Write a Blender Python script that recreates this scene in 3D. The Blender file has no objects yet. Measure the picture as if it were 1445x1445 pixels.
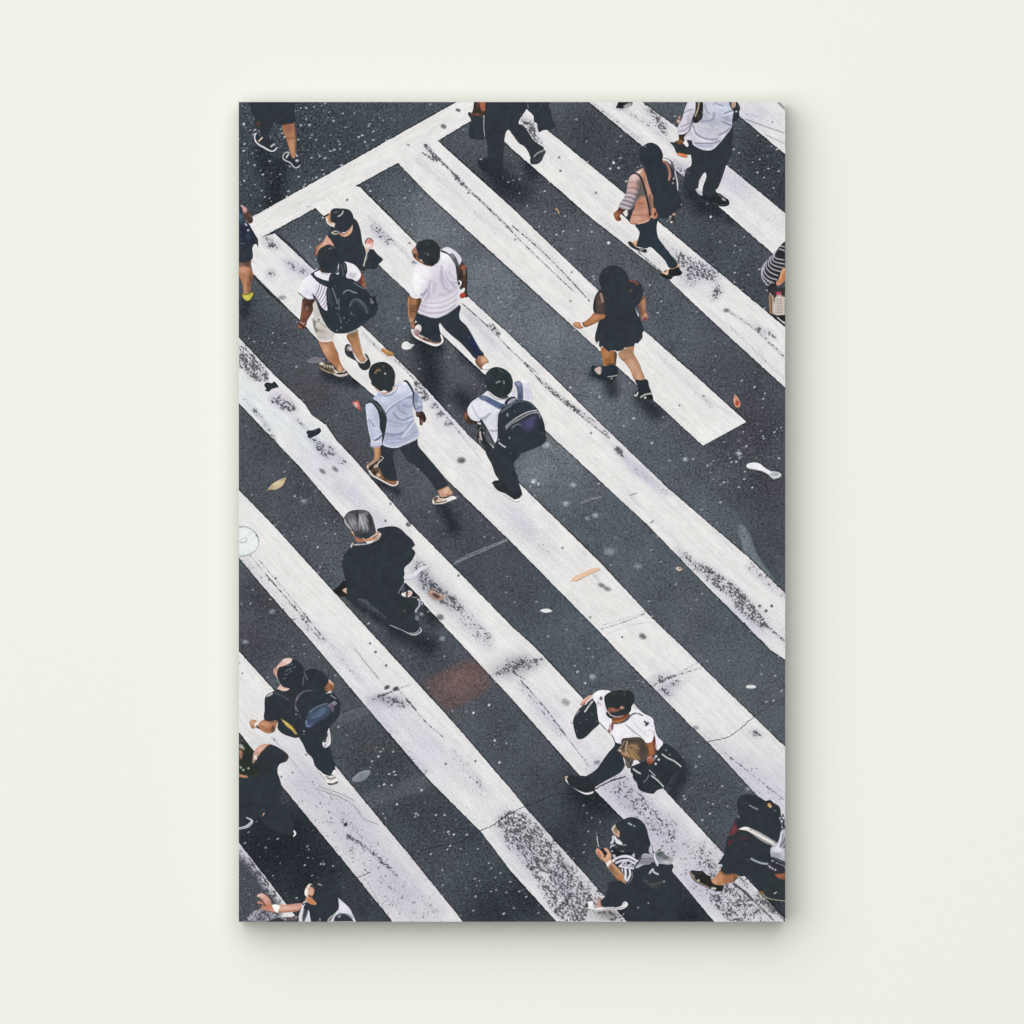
# A canvas print of a pedestrian crossing, hung on a pale wall.
# Everything is real geometry: the wall, the stretched canvas with its wrapped
# sides, and the printed picture as layers of ink lying on the canvas face.
import bpy, math, random
import numpy as np
from mathutils import Vector
from mathutils.geometry import delaunay_2d_cdt

random.seed(4)
rng = np.random.default_rng(4)
scene = bpy.context.scene
col = scene.collection

S = 0.001                 # one unit of drawing = one millimetre of print
CX, CY = 722.5, 722.5     # drawing coordinates of the print's centre axis
DEPTH = 0.047             # canvas face in front of the wall
LV = 1.6e-5               # one layer of ink
PX0, PX1, PY0, PY1 = 337.0, 1108.0, 144.0, 1300.6
INK = 0.92                # whole print's reflectance scale

# ------------------------------------------------------------ drawing helpers
def hexc(h):
    h = h.lstrip('#')
    return np.array([int(h[i:i + 2], 16) / 255.0 for i in (0, 2, 4)])

def lin(c):
    c = np.clip(c, 0, 1)
    return np.where(c <= 0.04045, c / 12.92, ((c + 0.055) / 1.055) ** 2.4)

class F:
    """a square window of the drawing, 1445 units across"""
    def __init__(self, x0, y0, size, dx=0, dy=0):
        self.x0, self.y0, self.k = x0, y0, size / 1445.0
        self.dx, self.dy = dx, dy
    def pts(self, s):
        P, sharp = [], []
        for t in s.split():
            sh = t.endswith('!')
            x, y = t.rstrip('!').split(',')
            P.append((self.x0 + (float(x) + self.dx) * self.k, self.y0 + (float(y) + self.dy) * self.k))
            sharp.append(sh)
        return np.array(P), sharp

def smooth(P, sharp, closed=True, step=1.0):
    n = len(P)
    out = []
    rngn = n if closed else n - 1
    def tang(i):
        if sharp[i]: return None
        if not closed and (i == 0 or i == n - 1): return None
        a, b, c = P[i - 1], P[i], P[(i + 1) % n]
        d = c - a
        L = np.linalg.norm(d)
        if L < 1e-6: return None
        return d / L
    T = [tang(i) for i in range(n)]
    for i in range(rngn):
        p, q = P[i], P[(i + 1) % n]
        L = np.linalg.norm(q - p)
        if L < 1e-6: continue
        t0, t1 = T[i], T[(i + 1) % n]
        m0 = (q - p) if t0 is None else t0 * L
        m1 = (q - p) if t1 is None else t1 * L
        k = max(2, int(L / step))
        for j in range(k):
            t = j / k
            a = 2 * t**3 - 3 * t**2 + 1; b = t**3 - 2 * t**2 + t
            c = -2 * t**3 + 3 * t**2; d = t**3 - t**2
            out.append(a * p + b * m0 + c * q + d * m1)
    if not closed: out.append(P[-1])
    return np.array(out)

def clip(poly):
    def cut(pts, f, inter):
        res = []
        for i in range(len(pts)):
            a, b = pts[i - 1], pts[i]
            fa, fb = f(a), f(b)
            if fa != fb: res.append(inter(a, b))
            if fb: res.append(b)
        return res
    def ix(x): return lambda a, b: a + (b - a) * ((x - a[0]) / (b[0] - a[0]))
    def iy(y): return lambda a, b: a + (b - a) * ((y - a[1]) / (b[1] - a[1]))
    p = list(poly)
    for f, it in ((lambda q: q[0] >= PX0, ix(PX0)), (lambda q: q[0] <= PX1, ix(PX1)),
                  (lambda q: q[1] >= PY0, iy(PY0)), (lambda q: q[1] <= PY1, iy(PY1))):
        if p: p = cut(p, f, it)
    return np.array(p)

def seg_dist(Q, A, closed=False, rmax=None):
    """distance of points Q to the polyline A; beyond rmax only 'far' is reported"""
    d = np.full(len(Q), 1e9)
    P = np.vstack([A, A[:1]]) if closed else A
    n = len(P) - 1
    step = n if rmax is None else 14
    for s0 in range(0, n, step):
        B = P[s0:min(s0 + step, n) + 1]
        if rmax is None: m = np.arange(len(Q))
        else:
            lo, hi = B.min(0) - rmax, B.max(0) + rmax
            m = np.where((Q[:, 0] > lo[0]) & (Q[:, 0] < hi[0]) & (Q[:, 1] > lo[1]) & (Q[:, 1] < hi[1]))[0]
            if not len(m): continue
        q = Q[m]; dm = d[m]
        for i in range(len(B) - 1):
            a, b = B[i], B[i + 1]
            ab = b - a
            L2 = ab @ ab
            if L2 < 1e-12: continue
            t = np.clip(((q - a) @ ab) / L2, 0, 1)
            r = q - (a + t[:, None] * ab)
            dm = np.minimum(dm, r[:, 0]**2 + r[:, 1]**2)
        d[m] = dm
    return np.sqrt(d)

def inside(Q, A):
    x, y = Q[:, 0], Q[:, 1]
    r = np.zeros(len(Q), bool)
    n = len(A)
    for i in range(n):
        (x0, y0), (x1, y1) = A[i - 1], A[i]
        if y0 == y1: continue
        c = ((y0 > y) != (y1 > y)) & (x < (x1 - x0) * (y - y0) / (y1 - y0) + x0)
        r ^= c
    return r

def triangulate(poly, h):
    """ink patch: outline plus an inner lattice of points"""
    keep = [0]
    for i in range(1, len(poly)):
        if np.linalg.norm(poly[i] - poly[keep[-1]]) > 0.12: keep.append(i)
    if len(keep) > 3 and np.linalg.norm(poly[keep[0]] - poly[keep[-1]]) < 0.12: keep.pop()
    poly = poly[keep]
    x0, y0 = poly.min(0); x1, y1 = poly.max(0)
    gx, gy = np.meshgrid(np.arange(x0 + h / 2, x1, h), np.arange(y0 + h / 2, y1, h))
    gx[1::2] += h * 0.5
    G = np.stack([gx.ravel(), gy.ravel()], 1)
    if len(G):
        G = G[inside(G, poly)]
    if len(G):
        G = G[seg_dist(G, poly, True, h) > h * 0.45]
    V = [Vector((float(p[0]), float(p[1]))) for p in poly] + [Vector((float(p[0]), float(p[1]))) for p in G]
    r = delaunay_2d_cdt(V, [], [list(range(len(poly)))], 1, 1e-5, True)
    Vn = np.array([(v.x, v.y) for v in r[0]])
    tri = np.array([tuple(f) for f in r[2]])
    tri = tri[inside(Vn[tri].mean(1), poly)]
    return Vn, [tuple(int(i) for i in f) for f in tri]

# ------------------------------------------------------------ ink painter
def paint(V, base, f, ops):
    N = len(V)
    C = np.tile(hexc(base), (N, 1))
    W = np.zeros(N)
    for o in ops:
        k = o[0]
        ff = f
        if isinstance(o[-1], F):
            ff = o[-1]; o = o[:-1]
        if k == 'g':            # gradient along a line: pts, colour0, colour1
            P, _ = ff.pts(o[1]); d = P[1] - P[0]
            t = np.clip(((V - P[0]) @ d) / (d @ d), 0, 1); t = t * t * (3 - 2 * t)
            C = hexc(o[2])[None] * (1 - t[:, None]) + hexc(o[3])[None] * t[:, None]
            continue
        if k in ('s', 'w'):     # stroke: pts, width, colour|amount, opacity, softness
            P, sh = ff.pts(o[1]); A = smooth(P, sh, False, 2.5)
            w = o[2] / 2; op = o[4] if len(o) > 4 else 1.0; so = o[5] if len(o) > 5 else 0.5
            lo, hi = A.min(0) - w - so - 1, A.max(0) + w + so + 1
            m = np.where((V > lo).all(1) & (V < hi).all(1))[0]
            if not len(m): continue
            d = seg_dist(V[m], A, False, w + so + .1)
            t = np.clip((w + so - d) / (2 * so), 0, 1); t = t * t * (3 - 2 * t) * op
        elif k in ('b', 'wb'):  # soft blob: centre, rx, ry, colour|amount, opacity, rotation
            P, _ = ff.pts(o[1]); rx, ry = o[2] * ff.k, o[3] * ff.k
            op = o[5] if len(o) > 5 else 1.0; a = math.radians(o[6]) if len(o) > 6 else 0
            ca, sa = math.cos(a), math.sin(a)
            R3 = 2.6 * max(rx, ry)
            m = np.where((V > P.min(0) - R3).all(1) & (V < P.max(0) + R3).all(1))[0]
            if not len(m): continue
            t = np.zeros(len(m))
            for p in P:
                D = V[m] - p
                u = (D[:, 0] * ca + D[:, 1] * sa) / rx; v = (-D[:, 0] * sa + D[:, 1] * ca) / ry
                q = u * u + v * v
                t = np.maximum(t, np.exp(-q) if max(rx, ry) > 7 else np.exp(-(q * .8) ** 2.2))
            t = t * op
        elif k == 'd':          # crisp dots: centres, radius, colour, opacity
            P, _ = ff.pts(o[1]); r = o[2]; op = o[4] if len(o) > 4 else 1.0
            c = hexc(o[3])
            for p in P:
                m = np.where((np.abs(V - p) < r + 1).all(1))[0]
                D = np.hypot(V[m, 0] - p[0], V[m, 1] - p[1])
                t = np.clip((r + .5 - D), 0, 1) * op
                C[m] = C[m] * (1 - t[:, None]) + c[None] * t[:, None]
            continue
        elif k in ('p', 'wp'):  # crisp patch: outline, colour|amount, opacity, softness
            P, sh = ff.pts(o[1]); A = smooth(P, sh, True, 1.5)
            op = o[3] if len(o) > 3 else 1.0; so = o[4] if len(o) > 4 else 0.45
            lo, hi = A.min(0) - so - 1, A.max(0) + so + 1
            m = np.where((V > lo).all(1) & (V < hi).all(1))[0]
            if not len(m): continue
            d = seg_dist(V[m], A, True, so + 1); d = np.where(inside(V[m], A), d, -d)
            t = np.clip(d / (2 * so) + .5, 0, 1) * op
        if k == 'w': W[m] += t * o[3]
        elif k == 'wb': W[m] += t
        elif k == 'wp': W[m] += t * o[2]
        else:
            c = hexc(o[3] if k == 's' else o[4] if k == 'b' else o[2])
            C[m] = C[m] * (1 - t[:, None]) + c[None] * t[:, None]
    return C, W

def mute(C, k):
    g = (C @ np.array([.3, .59, .11]))[:, None]
    return g + (C - g) * k

def add_mesh(name, V, faces, C, W, lev, mat, parent, origin):
    """V in drawing units; origin = drawing point that becomes the object's origin"""
    me = bpy.data.meshes.new(name)
    n = len(V)
    co = np.zeros((n, 3))
    co[:, 0] = (V[:, 0] - origin[0]) * S
    co[:, 2] = (origin[1] - V[:, 1]) * S
    co[:, 1] = -(lev if np.ndim(lev) else np.full(n, lev)) * LV
    if faces is not None and isinstance(faces, list):
        # counter-clockwise seen from the room (-y)
        out = []
        for f_ in faces:
            a, b, c = (co[i] for i in f_[:3])
            s = (b[0] - a[0]) * (c[2] - a[2]) - (b[2] - a[2]) * (c[0] - a[0])
            out.append(f_ if s > 0 else tuple(reversed(f_)))
        me.from_pydata(co.tolist(), [], out)
    else:
        me.vertices.add(n); me.vertices.foreach_set('co', co.ravel().astype(np.float32))
        k = faces.shape[0]
        me.loops.add(k * 4); me.loops.foreach_set('vertex_index', faces.ravel().astype(np.int32))
        me.polygons.add(k); me.polygons.foreach_set('loop_start', (np.arange(k) * 4).astype(np.int32))
        me.update(calc_edges=True)
    at = me.color_attributes.new('ink', 'FLOAT_COLOR', 'POINT')
    rgba = np.ones((n, 4), np.float32); rgba[:, :3] = lin(C) * INK
    at.data.foreach_set('color', rgba.ravel())
    wa = me.attributes.new('wear', 'FLOAT', 'POINT')
    wa.data.foreach_set('value', np.asarray(W, np.float32))
    me.materials.append(mat)
    me.update()
    ob = bpy.data.objects.new(name, me)
    col.objects.link(ob)
    if parent is not None: ob.parent = parent
    return ob

# ------------------------------------------------------------ materials
def new_mat(name):
    m = bpy.data.materials.new(name); m.use_nodes = True
    nt = m.node_tree; nt.nodes.clear()
    out = nt.nodes.new('ShaderNodeOutputMaterial')
    b = nt.nodes.new('ShaderNodeBsdfPrincipled')
    b.inputs['Roughness'].default_value = 0.75
    b.inputs['Specular IOR Level'].default_value = 0.0
    nt.links.new(b.outputs[0], out.inputs[0])
    return m, nt, b

def N(nt, t, **kw):
    n = nt.nodes.new(t)
    for k, v in kw.items(): setattr(n, k, v)
    return n

def val(nt, sock, v):
    if hasattr(v, 'is_output') or isinstance(v, bpy.types.NodeSocket): nt.links.new(v, sock)
    else: sock.default_value = v

def math_(nt, op, a, b=0.0, c=None, clamp=False):
    n = N(nt, 'ShaderNodeMath', operation=op, use_clamp=clamp)
    val(nt, n.inputs[0], a); val(nt, n.inputs[1], b)
    if c is not None: val(nt, n.inputs[2], c)
    return n.outputs[0]

def rng_(nt, v, a, b, lo=0.0, hi=1.0):
    n = N(nt, 'ShaderNodeMapRange', interpolation_type='SMOOTHSTEP')
    val(nt, n.inputs['Value'], v); val(nt, n.inputs['From Min'], a); val(nt, n.inputs['From Max'], b)
    n.inputs['To Min'].default_value = lo; n.inputs['To Max'].default_value = hi
    return n.outputs[0]

def mixc(nt, f, a, b, mode='MIX'):
    n = N(nt, 'ShaderNodeMix', data_type='RGBA', blend_type=mode)
    val(nt, n.inputs[0], f)
    for s, v in ((n.inputs[6], a), (n.inputs[7], b)):
        if isinstance(v, tuple): s.default_value = (*v, 1)
        else: nt.links.new(v, s)
    return n.outputs[2]

def noise(nt, vec, scale, detail=2.0, rough=.5):
    n = N(nt, 'ShaderNodeTexNoise')
    nt.links.new(vec, n.inputs['Vector'])
    n.inputs['Scale'].default_value = scale; n.inputs['Detail'].default_value = detail
    n.inputs['Roughness'].default_value = rough
    return n.outputs['Fac']

def attr(nt, name):
    return N(nt, 'ShaderNodeAttribute', attribute_name=name)

# plain printed ink with a trace of grain
def make_ink():
    m, nt, b = new_mat('printed_ink')
    tc = N(nt, 'ShaderNodeTexCoord').outputs['Object']
    g = noise(nt, tc, 620, 2)
    big = noise(nt, tc, 130, 2)
    s = math_(nt, 'ADD', math_(nt, 'MULTIPLY', math_(nt, 'SUBTRACT', g, .5), .34),
              math_(nt, 'MULTIPLY', math_(nt, 'SUBTRACT', big, .5), .26))
    s = math_(nt, 'ADD', s, 1.0)
    # crumpled-cloth tone: stronger in the dark inks than in the light ones
    fold = N(nt, 'ShaderNodeTexNoise'); nt.links.new(tc, fold.inputs['Vector'])
    fold.inputs['Scale'].default_value = 48; fold.inputs['Detail'].default_value = 3; fold.inputs['Distortion'].default_value = 1.6
    lum = N(nt, 'ShaderNodeRGBToBW'); nt.links.new(attr(nt, 'ink').outputs['Color'], lum.inputs[0])
    amp = rng_(nt, lum.outputs[0], .02, .3, .7, .2)
    s = math_(nt, 'MULTIPLY', s, math_(nt, 'MULTIPLY_ADD', math_(nt, 'SUBTRACT', fold.outputs['Fac'], .5), amp, 1.0))
    cc = N(nt, 'ShaderNodeVectorMath', operation='SCALE')
    nt.links.new(attr(nt, 'ink').outputs['Color'], cc.inputs[0]); nt.links.new(s, cc.inputs['Scale'])
    nt.links.new(cc.outputs[0], b.inputs['Base Color'])
    return m

# printed asphalt: grain, pale chips of stone, more of them where 'wear' says so
def make_asphalt():
    m, nt, b = new_mat('printed_asphalt')
    tc = N(nt, 'ShaderNodeTexCoord').outputs['Object']
    ink = attr(nt, 'ink').outputs['Color']; wear = attr(nt, 'wear').outputs['Fac']
    fine = noise(nt, tc, 330, 2, .8)
    mid = noise(nt, tc, 120, 3, .6)
    slow = noise(nt, tc, 22, 3, .6)
    tint = noise(nt, tc, 14, 2, .5)
    amp = math_(nt, 'MULTIPLY_ADD', wear, 2.6, 1.9)
    s = math_(nt, 'MULTIPLY', math_(nt, 'SUBTRACT', fine, .5), amp)
    s = math_(nt, 'ADD', s, math_(nt, 'MULTIPLY', math_(nt, 'SUBTRACT', mid, .5), .5))
    s = math_(nt, 'ADD', s, math_(nt, 'MULTIPLY', math_(nt, 'SUBTRACT', slow, .5), .55))
    s = math_(nt, 'MAXIMUM', math_(nt, 'ADD', math_(nt, 'MULTIPLY', s, 1.5), 1.03), .36)
    cc = N(nt, 'ShaderNodeVectorMath', operation='SCALE')
    nt.links.new(ink, cc.inputs[0]); nt.links.new(s, cc.inputs['Scale'])
    c = mixc(nt, rng_(nt, tint, .5, .75, 0, .4), cc.outputs[0], mixc(nt, 1.0, cc.outputs[0], (1.15, .98, 1.08), 'MULTIPLY'))
    mp = N(nt, 'ShaderNodeMapping'); nt.links.new(tc, mp.inputs[0]); mp.inputs['Rotation'].default_value = (0, math.radians(25), 0)
    mp2 = N(nt, 'ShaderNodeMapping'); nt.links.new(mp.outputs[0], mp2.inputs[0]); mp2.inputs['Scale'].default_value = (.6, 1, 1)
    for sc, base, k, r in ((300, .90, .75, .5), (165, .955, .5, .27)):
        v = N(nt, 'ShaderNodeTexVoronoi', feature='F1')
        nt.links.new(mp2.outputs[0], v.inputs['Vector']); v.inputs['Scale'].default_value = sc
        sep = N(nt, 'ShaderNodeSeparateColor'); nt.links.new(v.outputs['Color'], sep.inputs[0])
        pick = rng_(nt, sep.outputs[0], math_(nt, 'SUBTRACT', base, math_(nt, 'MULTIPLY', wear, k)), 1.0)
        rad = math_(nt, 'MULTIPLY', pick, r)
        hit = rng_(nt, v.outputs['Distance'], rad, math_(nt, 'MULTIPLY', rad, .5))
        hit = math_(nt, 'MULTIPLY', hit, math_(nt, 'GREATER_THAN', pick, .02))
        hit = math_(nt, 'MULTIPLY', hit, math_(nt, 'MULTIPLY', math_(nt, 'MULTIPLY_ADD', sep.outputs[1], .75, .05), rng_(nt, wear, 0, .3, .55, 1)))
        c = mixc(nt, hit, c, (.56, .59, .62))
    nt.links.new(c, b.inputs['Base Color'])
    return m

# printed road paint, scuffed through to the asphalt where 'wear' is high
def make_roadpaint(angle):
    m, nt, b = new_mat('printed_road_paint')
    tc = N(nt, 'ShaderNodeTexCoord').outputs['Object']
    ink = attr(nt, 'ink').outputs['Color']; wear = attr(nt, 'wear').outputs['Fac']
    mp = N(nt, 'ShaderNodeMapping'); nt.links.new(tc, mp.inputs[0])
    mp.inputs['Rotation'].default_value = (0, math.radians(angle), 0)
    mp2 = N(nt, 'ShaderNodeMapping'); nt.links.new(mp.outputs[0], mp2.inputs[0])
    mp2.inputs['Scale'].default_value = (.16, 1, 1)
    iso = noise(nt, tc, 300, 3, .65)
    clump = noise(nt, tc, 95, 2, .6)
    strk = noise(nt, mp2.outputs[0], 420, 3, .65)
    n = math_(nt, 'ADD', math_(nt, 'MULTIPLY', iso, .46), math_(nt, 'MULTIPLY', strk, .27))
    n = math_(nt, 'ADD', n, math_(nt, 'MULTIPLY', clump, .27))
    eff = math_(nt, 'MINIMUM', math_(nt, 'ADD', wear, .14), 1.22)
    thr = math_(nt, 'SUBTRACT', .655, math_(nt, 'MULTIPLY', eff, .165))
    hit = rng_(nt, n, thr, math_(nt, 'ADD', thr, .075))
    fine = noise(nt, tc, 430, 2, .75)
    blot = noise(nt, tc, 45, 3, .55)
    mp3 = N(nt, 'ShaderNodeMapping'); nt.links.new(mp.outputs[0], mp3.inputs[0])
    mp3.inputs['Scale'].default_value = (.09, 1, 1)
    drag = noise(nt, mp3.outputs[0], 170, 3, .6)
    s = math_(nt, 'MULTIPLY', math_(nt, 'SUBTRACT', fine, .5), math_(nt, 'MULTIPLY_ADD', wear, .9, .5))
    for t_, k_ in ((blot, .22), (strk, .30), (drag, .36)):
        s = math_(nt, 'ADD', s, math_(nt, 'MULTIPLY', math_(nt, 'SUBTRACT', t_, .52), k_))
    s = math_(nt, 'MINIMUM', math_(nt, 'ADD', s, .985), 1.08)
    cc = N(nt, 'ShaderNodeVectorMath', operation='SCALE')
    nt.links.new(ink, cc.inputs[0]); nt.links.new(s, cc.inputs['Scale'])
    grime = mixc(nt, rng_(nt, fine, .4, .62), (.032, .035, .043), (.095, .097, .11))
    lav = mixc(nt, rng_(nt, eff, .1, .9, 0, .75), cc.outputs[0], mixc(nt, 1.0, cc.outputs[0], (.80, .785, .86), 'MULTIPLY'))
    c = mixc(nt, math_(nt, 'MULTIPLY', hit, rng_(nt, eff, .0, .6, .4, .94)), lav, grime)
    nt.links.new(c, b.inputs['Base Color'])
    return m

INKM = make_ink(); ASPH = make_asphalt(); PAINT = make_roadpaint(-44.0); PAINT2 = make_roadpaint(29.0)

# ------------------------------------------------------------ objects
root = bpy.data.objects.new('canvas_print', None)
root.empty_display_size = 0.2
col.objects.link(root)
root['label'] = 'large unframed canvas print of people walking over a zebra crossing, hung on the pale wall'
root['category'] = 'canvas print'

FACE = (722.5, 722.5)
def patch(name, f, pts, base, ops=(), lev=6, mat=None, h=1.0, label=None, parent=None, origin=None, stuff=None):
    P, sh = f.pts(pts)
    A = clip(smooth(P, sh))
    V, faces = triangulate(A, h)
    C, W = paint(V, base, f, ops)
    C = mute(C, .88)
    o = add_mesh(name, V, faces, C, W, lev, mat or INKM, parent or root, origin or FACE)
    if parent is None: o.location = (0, -DEPTH, 0)
    if label: o['label'] = label
    return o

def person(label, lev, names, pieces):
    """a printed figure: bare skin, clothing and things carried are its parts"""
    V = np.concatenate([pc[0].pts(pc[1])[0] for pc in pieces])
    org = tuple((V.min(0) + V.max(0)) / 2)
    o = bpy.data.objects.new('printed_person', None); col.objects.link(o); o.parent = root
    o.empty_display_size = .03
    o.location = ((org[0] - CX) * S, -DEPTH, (CY - org[1]) * S)
    o['label'] = label
    st = {'lev': lev}
    def part(name, f, pts, base, ops=(), label=None, h=.9):
        st['lev'] += 1
        return patch(name, f, pts, base, ops, st['lev'], INKM, h, label, o, org)
    for nm, pc in zip(names.split(), pieces):
        part(nm, pc[0], pc[1], pc[2], pc[3] if len(pc) > 3 else ())
    return part

ID = F(0, 0, 1445)
Z1 = F(337, 144, 386); Z2 = F(722, 144, 386); Z3 = F(337, 530, 386)
Z4 = F(722, 530, 386); Z5 = F(337, 915, 386); Z6 = F(722, 915, 386)
D = '#31383f'
# ------------------------------------------------------------ printed asphalt
def build_road():
    h = 1.4
    xs = np.linspace(PX0, PX1, int((PX1 - PX0) / h) + 1); ys = np.linspace(PY0, PY1, int((PY1 - PY0) / h) + 1)
    gx, gy = np.meshgrid(xs, ys)
    V = np.stack([gx.ravel(), gy.ravel()], 1)
    nx, ny = len(xs), len(ys)
    i = np.arange(nx * ny).reshape(ny, nx)
    faces = np.stack([i[1:, :-1], i[1:, 1:], i[:-1, 1:], i[:-1, :-1]], -1).reshape(-1, 4)
    ops = [
        ('b', "430,200", 190, 130, '#414a53', .95), ('b', "337,300", 90, 90, '#424a52', .8),
        ('b', "430,380", 60, 60, '#5b616a', .9), ('b', "620,320 700,400", 90, 70, '#666c75', .95),
        ('b', "760,470", 90, 70, '#666c76', .95), ('b', "850,560", 80, 60, '#636a74', .9),
        ('b', "690,250", 60, 40, '#4c4b55', .8), ('b', "760,290", 70, 50, '#514f58', .8),
        ('b', "880,400 800,340", 60, 45, '#565a64', .8), ('b', "900,330", 40, 40, '#54505b', .6),
        ('b', "830,200 900,230", 70, 60, '#434850', .9), ('b', "1080,230 1100,260", 60, 60, '#3e454d', .95),
        ('b', "1000,340 1060,400", 60, 50, '#454b54', .9), ('b', "1060,600 1090,700", 70, 90, '#4a4852', .9),
        ('b', "960,560", 60, 60, '#50545e', .8), ('b', "930,660 1010,740", 60, 40, '#555d66', .8),
        ('b', "1060,790", 40, 60, '#474e57', .9), ('b', "360,470", 50, 50, '#444b53', .9),
        ('b', "430,560 480,640", 60, 60, '#504d56', .9), ('b', "400,690 370,620", 70, 60, '#4b5058', .8),
        ('b', "600,530 660,560", 45, 45, '#514e58', .9), ('b', "570,650 620,730", 50, 40, '#55555e', .9),
        ('b', "640,740 690,760", 60, 45, '#484a54', .9), ('b', "450,760", 60, 50, '#545862', .8),
        ('b', "480,720", 40, 30, '#4b4a53', .7), ('b', "780,700 850,760", 90, 60, '#555e67', .95),
        ('b', "760,660 800,640", 50, 40, '#727a82', .7), ('b', "900,860 1000,960", 90, 60, '#565d66', .9),
        ('b', "760,850 680,800", 70, 60, '#4a4f59', .9), ('b', "830,930 800,890", 60, 50, '#555c66', .85),
        ('b', "900,970 950,1040", 60, 50, '#575e67', .9), ('b', "1000,1130 960,1090", 60, 50, '#4a5059', .9),
        ('b', "1080,1000", 50, 40, '#555b64', .9), ('b', "380,850 360,900", 60, 50, '#4b4a53', .9),
        ('b', "470,940 500,1000", 60, 60, '#4d525b', .9), ('b', "600,930 560,900", 60, 45, '#4b5058', .9),
        ('b', "680,980 720,1040", 60, 50, '#51565f', .9), ('b', "780,1090 720,1020", 60, 60, '#4d545d', .9),
        ('b', "830,1140 800,1190", 60, 60, '#394047', .95), ('b', "540,1080 600,1140", 60, 60, '#434952', .9),
        ('b', "660,1180 700,1250", 70, 60, '#444b54', .95), ('b', "440,1220 400,1180", 90, 70, '#343b43', .98),
        ('b', "520,1270 560,1290", 50, 40, '#3c434b', .95), ('b', "940,1250 980,1290", 60, 70, '#373e46', .98),
        ('b', "350,1250", 40, 60, '#333a41', .95), ('b', "360,1060", 30, 40, '#3f4149', .9),
        ('b', "740,1270 700,1290", 50, 40, '#373e46', .95), ('b', "1090,1250", 40, 60, '#333a41', .95),
        # reddish patch of old surfacing and the pale bands beside it
        ('p', "597,963! 625,946 660,933 680,938 692,955 688,975 670,985 640,1003 628,1004! 612,985", '#704f4a', .58, 4),
        ('b', "655,958", 32, 18, '#87584f', .5, -28),
        ('s', "500,1060 560,1050 620,1030 660,1005", 16, '#574d54', .4, 8),
        ('s', "520,1130 580,1110 640,1085", 22, '#565c64', .6, 6),
        ('s', "540,1005 600,985", 2.5, '#7c828a', .5, 1), ('s', "480,1012 520,1000", 18, '#5d636b', .5, 8),
        ('p', "960,680 1000,690 1040,730 1070,790 1100,830 1080,830 1040,780 990,730", '#5a636b', .5, 2),
        ('p', "1044,741 1056,750 1070,785 1090,815 1100,835 1080,818 1055,790 1046,765", '#6d7981', .75, 1),
        ('s', "700,300 800,330 880,400", 30, '#565b64', .35, 12),
        ('s', "820,710 836,704 848,701", 1.2, '#99a0a6', .6), ('s', "641,795 680,778 716,762", 1.3, '#a0a6ac', .65),
        ('s', "1030,1180 1050,1210", 1, '#5a6068', .5),
    ]
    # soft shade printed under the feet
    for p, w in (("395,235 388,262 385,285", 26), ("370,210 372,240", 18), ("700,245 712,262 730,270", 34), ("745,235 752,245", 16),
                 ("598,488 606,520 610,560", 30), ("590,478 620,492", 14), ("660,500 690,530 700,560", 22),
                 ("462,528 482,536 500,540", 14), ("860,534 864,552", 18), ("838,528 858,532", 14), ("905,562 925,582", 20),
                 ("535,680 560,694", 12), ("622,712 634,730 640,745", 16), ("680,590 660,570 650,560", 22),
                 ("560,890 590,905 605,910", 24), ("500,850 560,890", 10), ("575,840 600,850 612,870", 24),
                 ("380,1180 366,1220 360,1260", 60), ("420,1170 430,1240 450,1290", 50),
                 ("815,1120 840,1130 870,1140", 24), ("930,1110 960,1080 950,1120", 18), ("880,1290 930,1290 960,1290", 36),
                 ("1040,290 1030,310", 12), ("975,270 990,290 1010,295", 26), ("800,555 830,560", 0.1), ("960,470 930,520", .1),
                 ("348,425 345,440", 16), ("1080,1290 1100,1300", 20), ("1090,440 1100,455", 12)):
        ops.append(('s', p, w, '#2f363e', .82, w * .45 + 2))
    ops += [('wb', "420,200", 150, 110, 0, .55), ('wb', "350,160", 90, 60, 0, .3), ('wb', "770,300 880,250 1040,400", 70, 60, 0, .22),
            ('wb', "1080,240", 60, 60, 0, .35), ('wb', "1060,640", 70, 70, 0, .35), ('wb', "370,500", 60, 60, 0, .2),
            ('wb', "540,1090 640,1180 700,1270", 60, 60, 0, .25), ('wb', "450,1230", 60, 60, 0, .12), ('wb', "900,430 960,560", 50, 50, 0, .15),
            ('wb', "470,760 370,880", 60, 60, 0, .12), ('wb', "1000,1130", 50, 50, 0, .2)]
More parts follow.
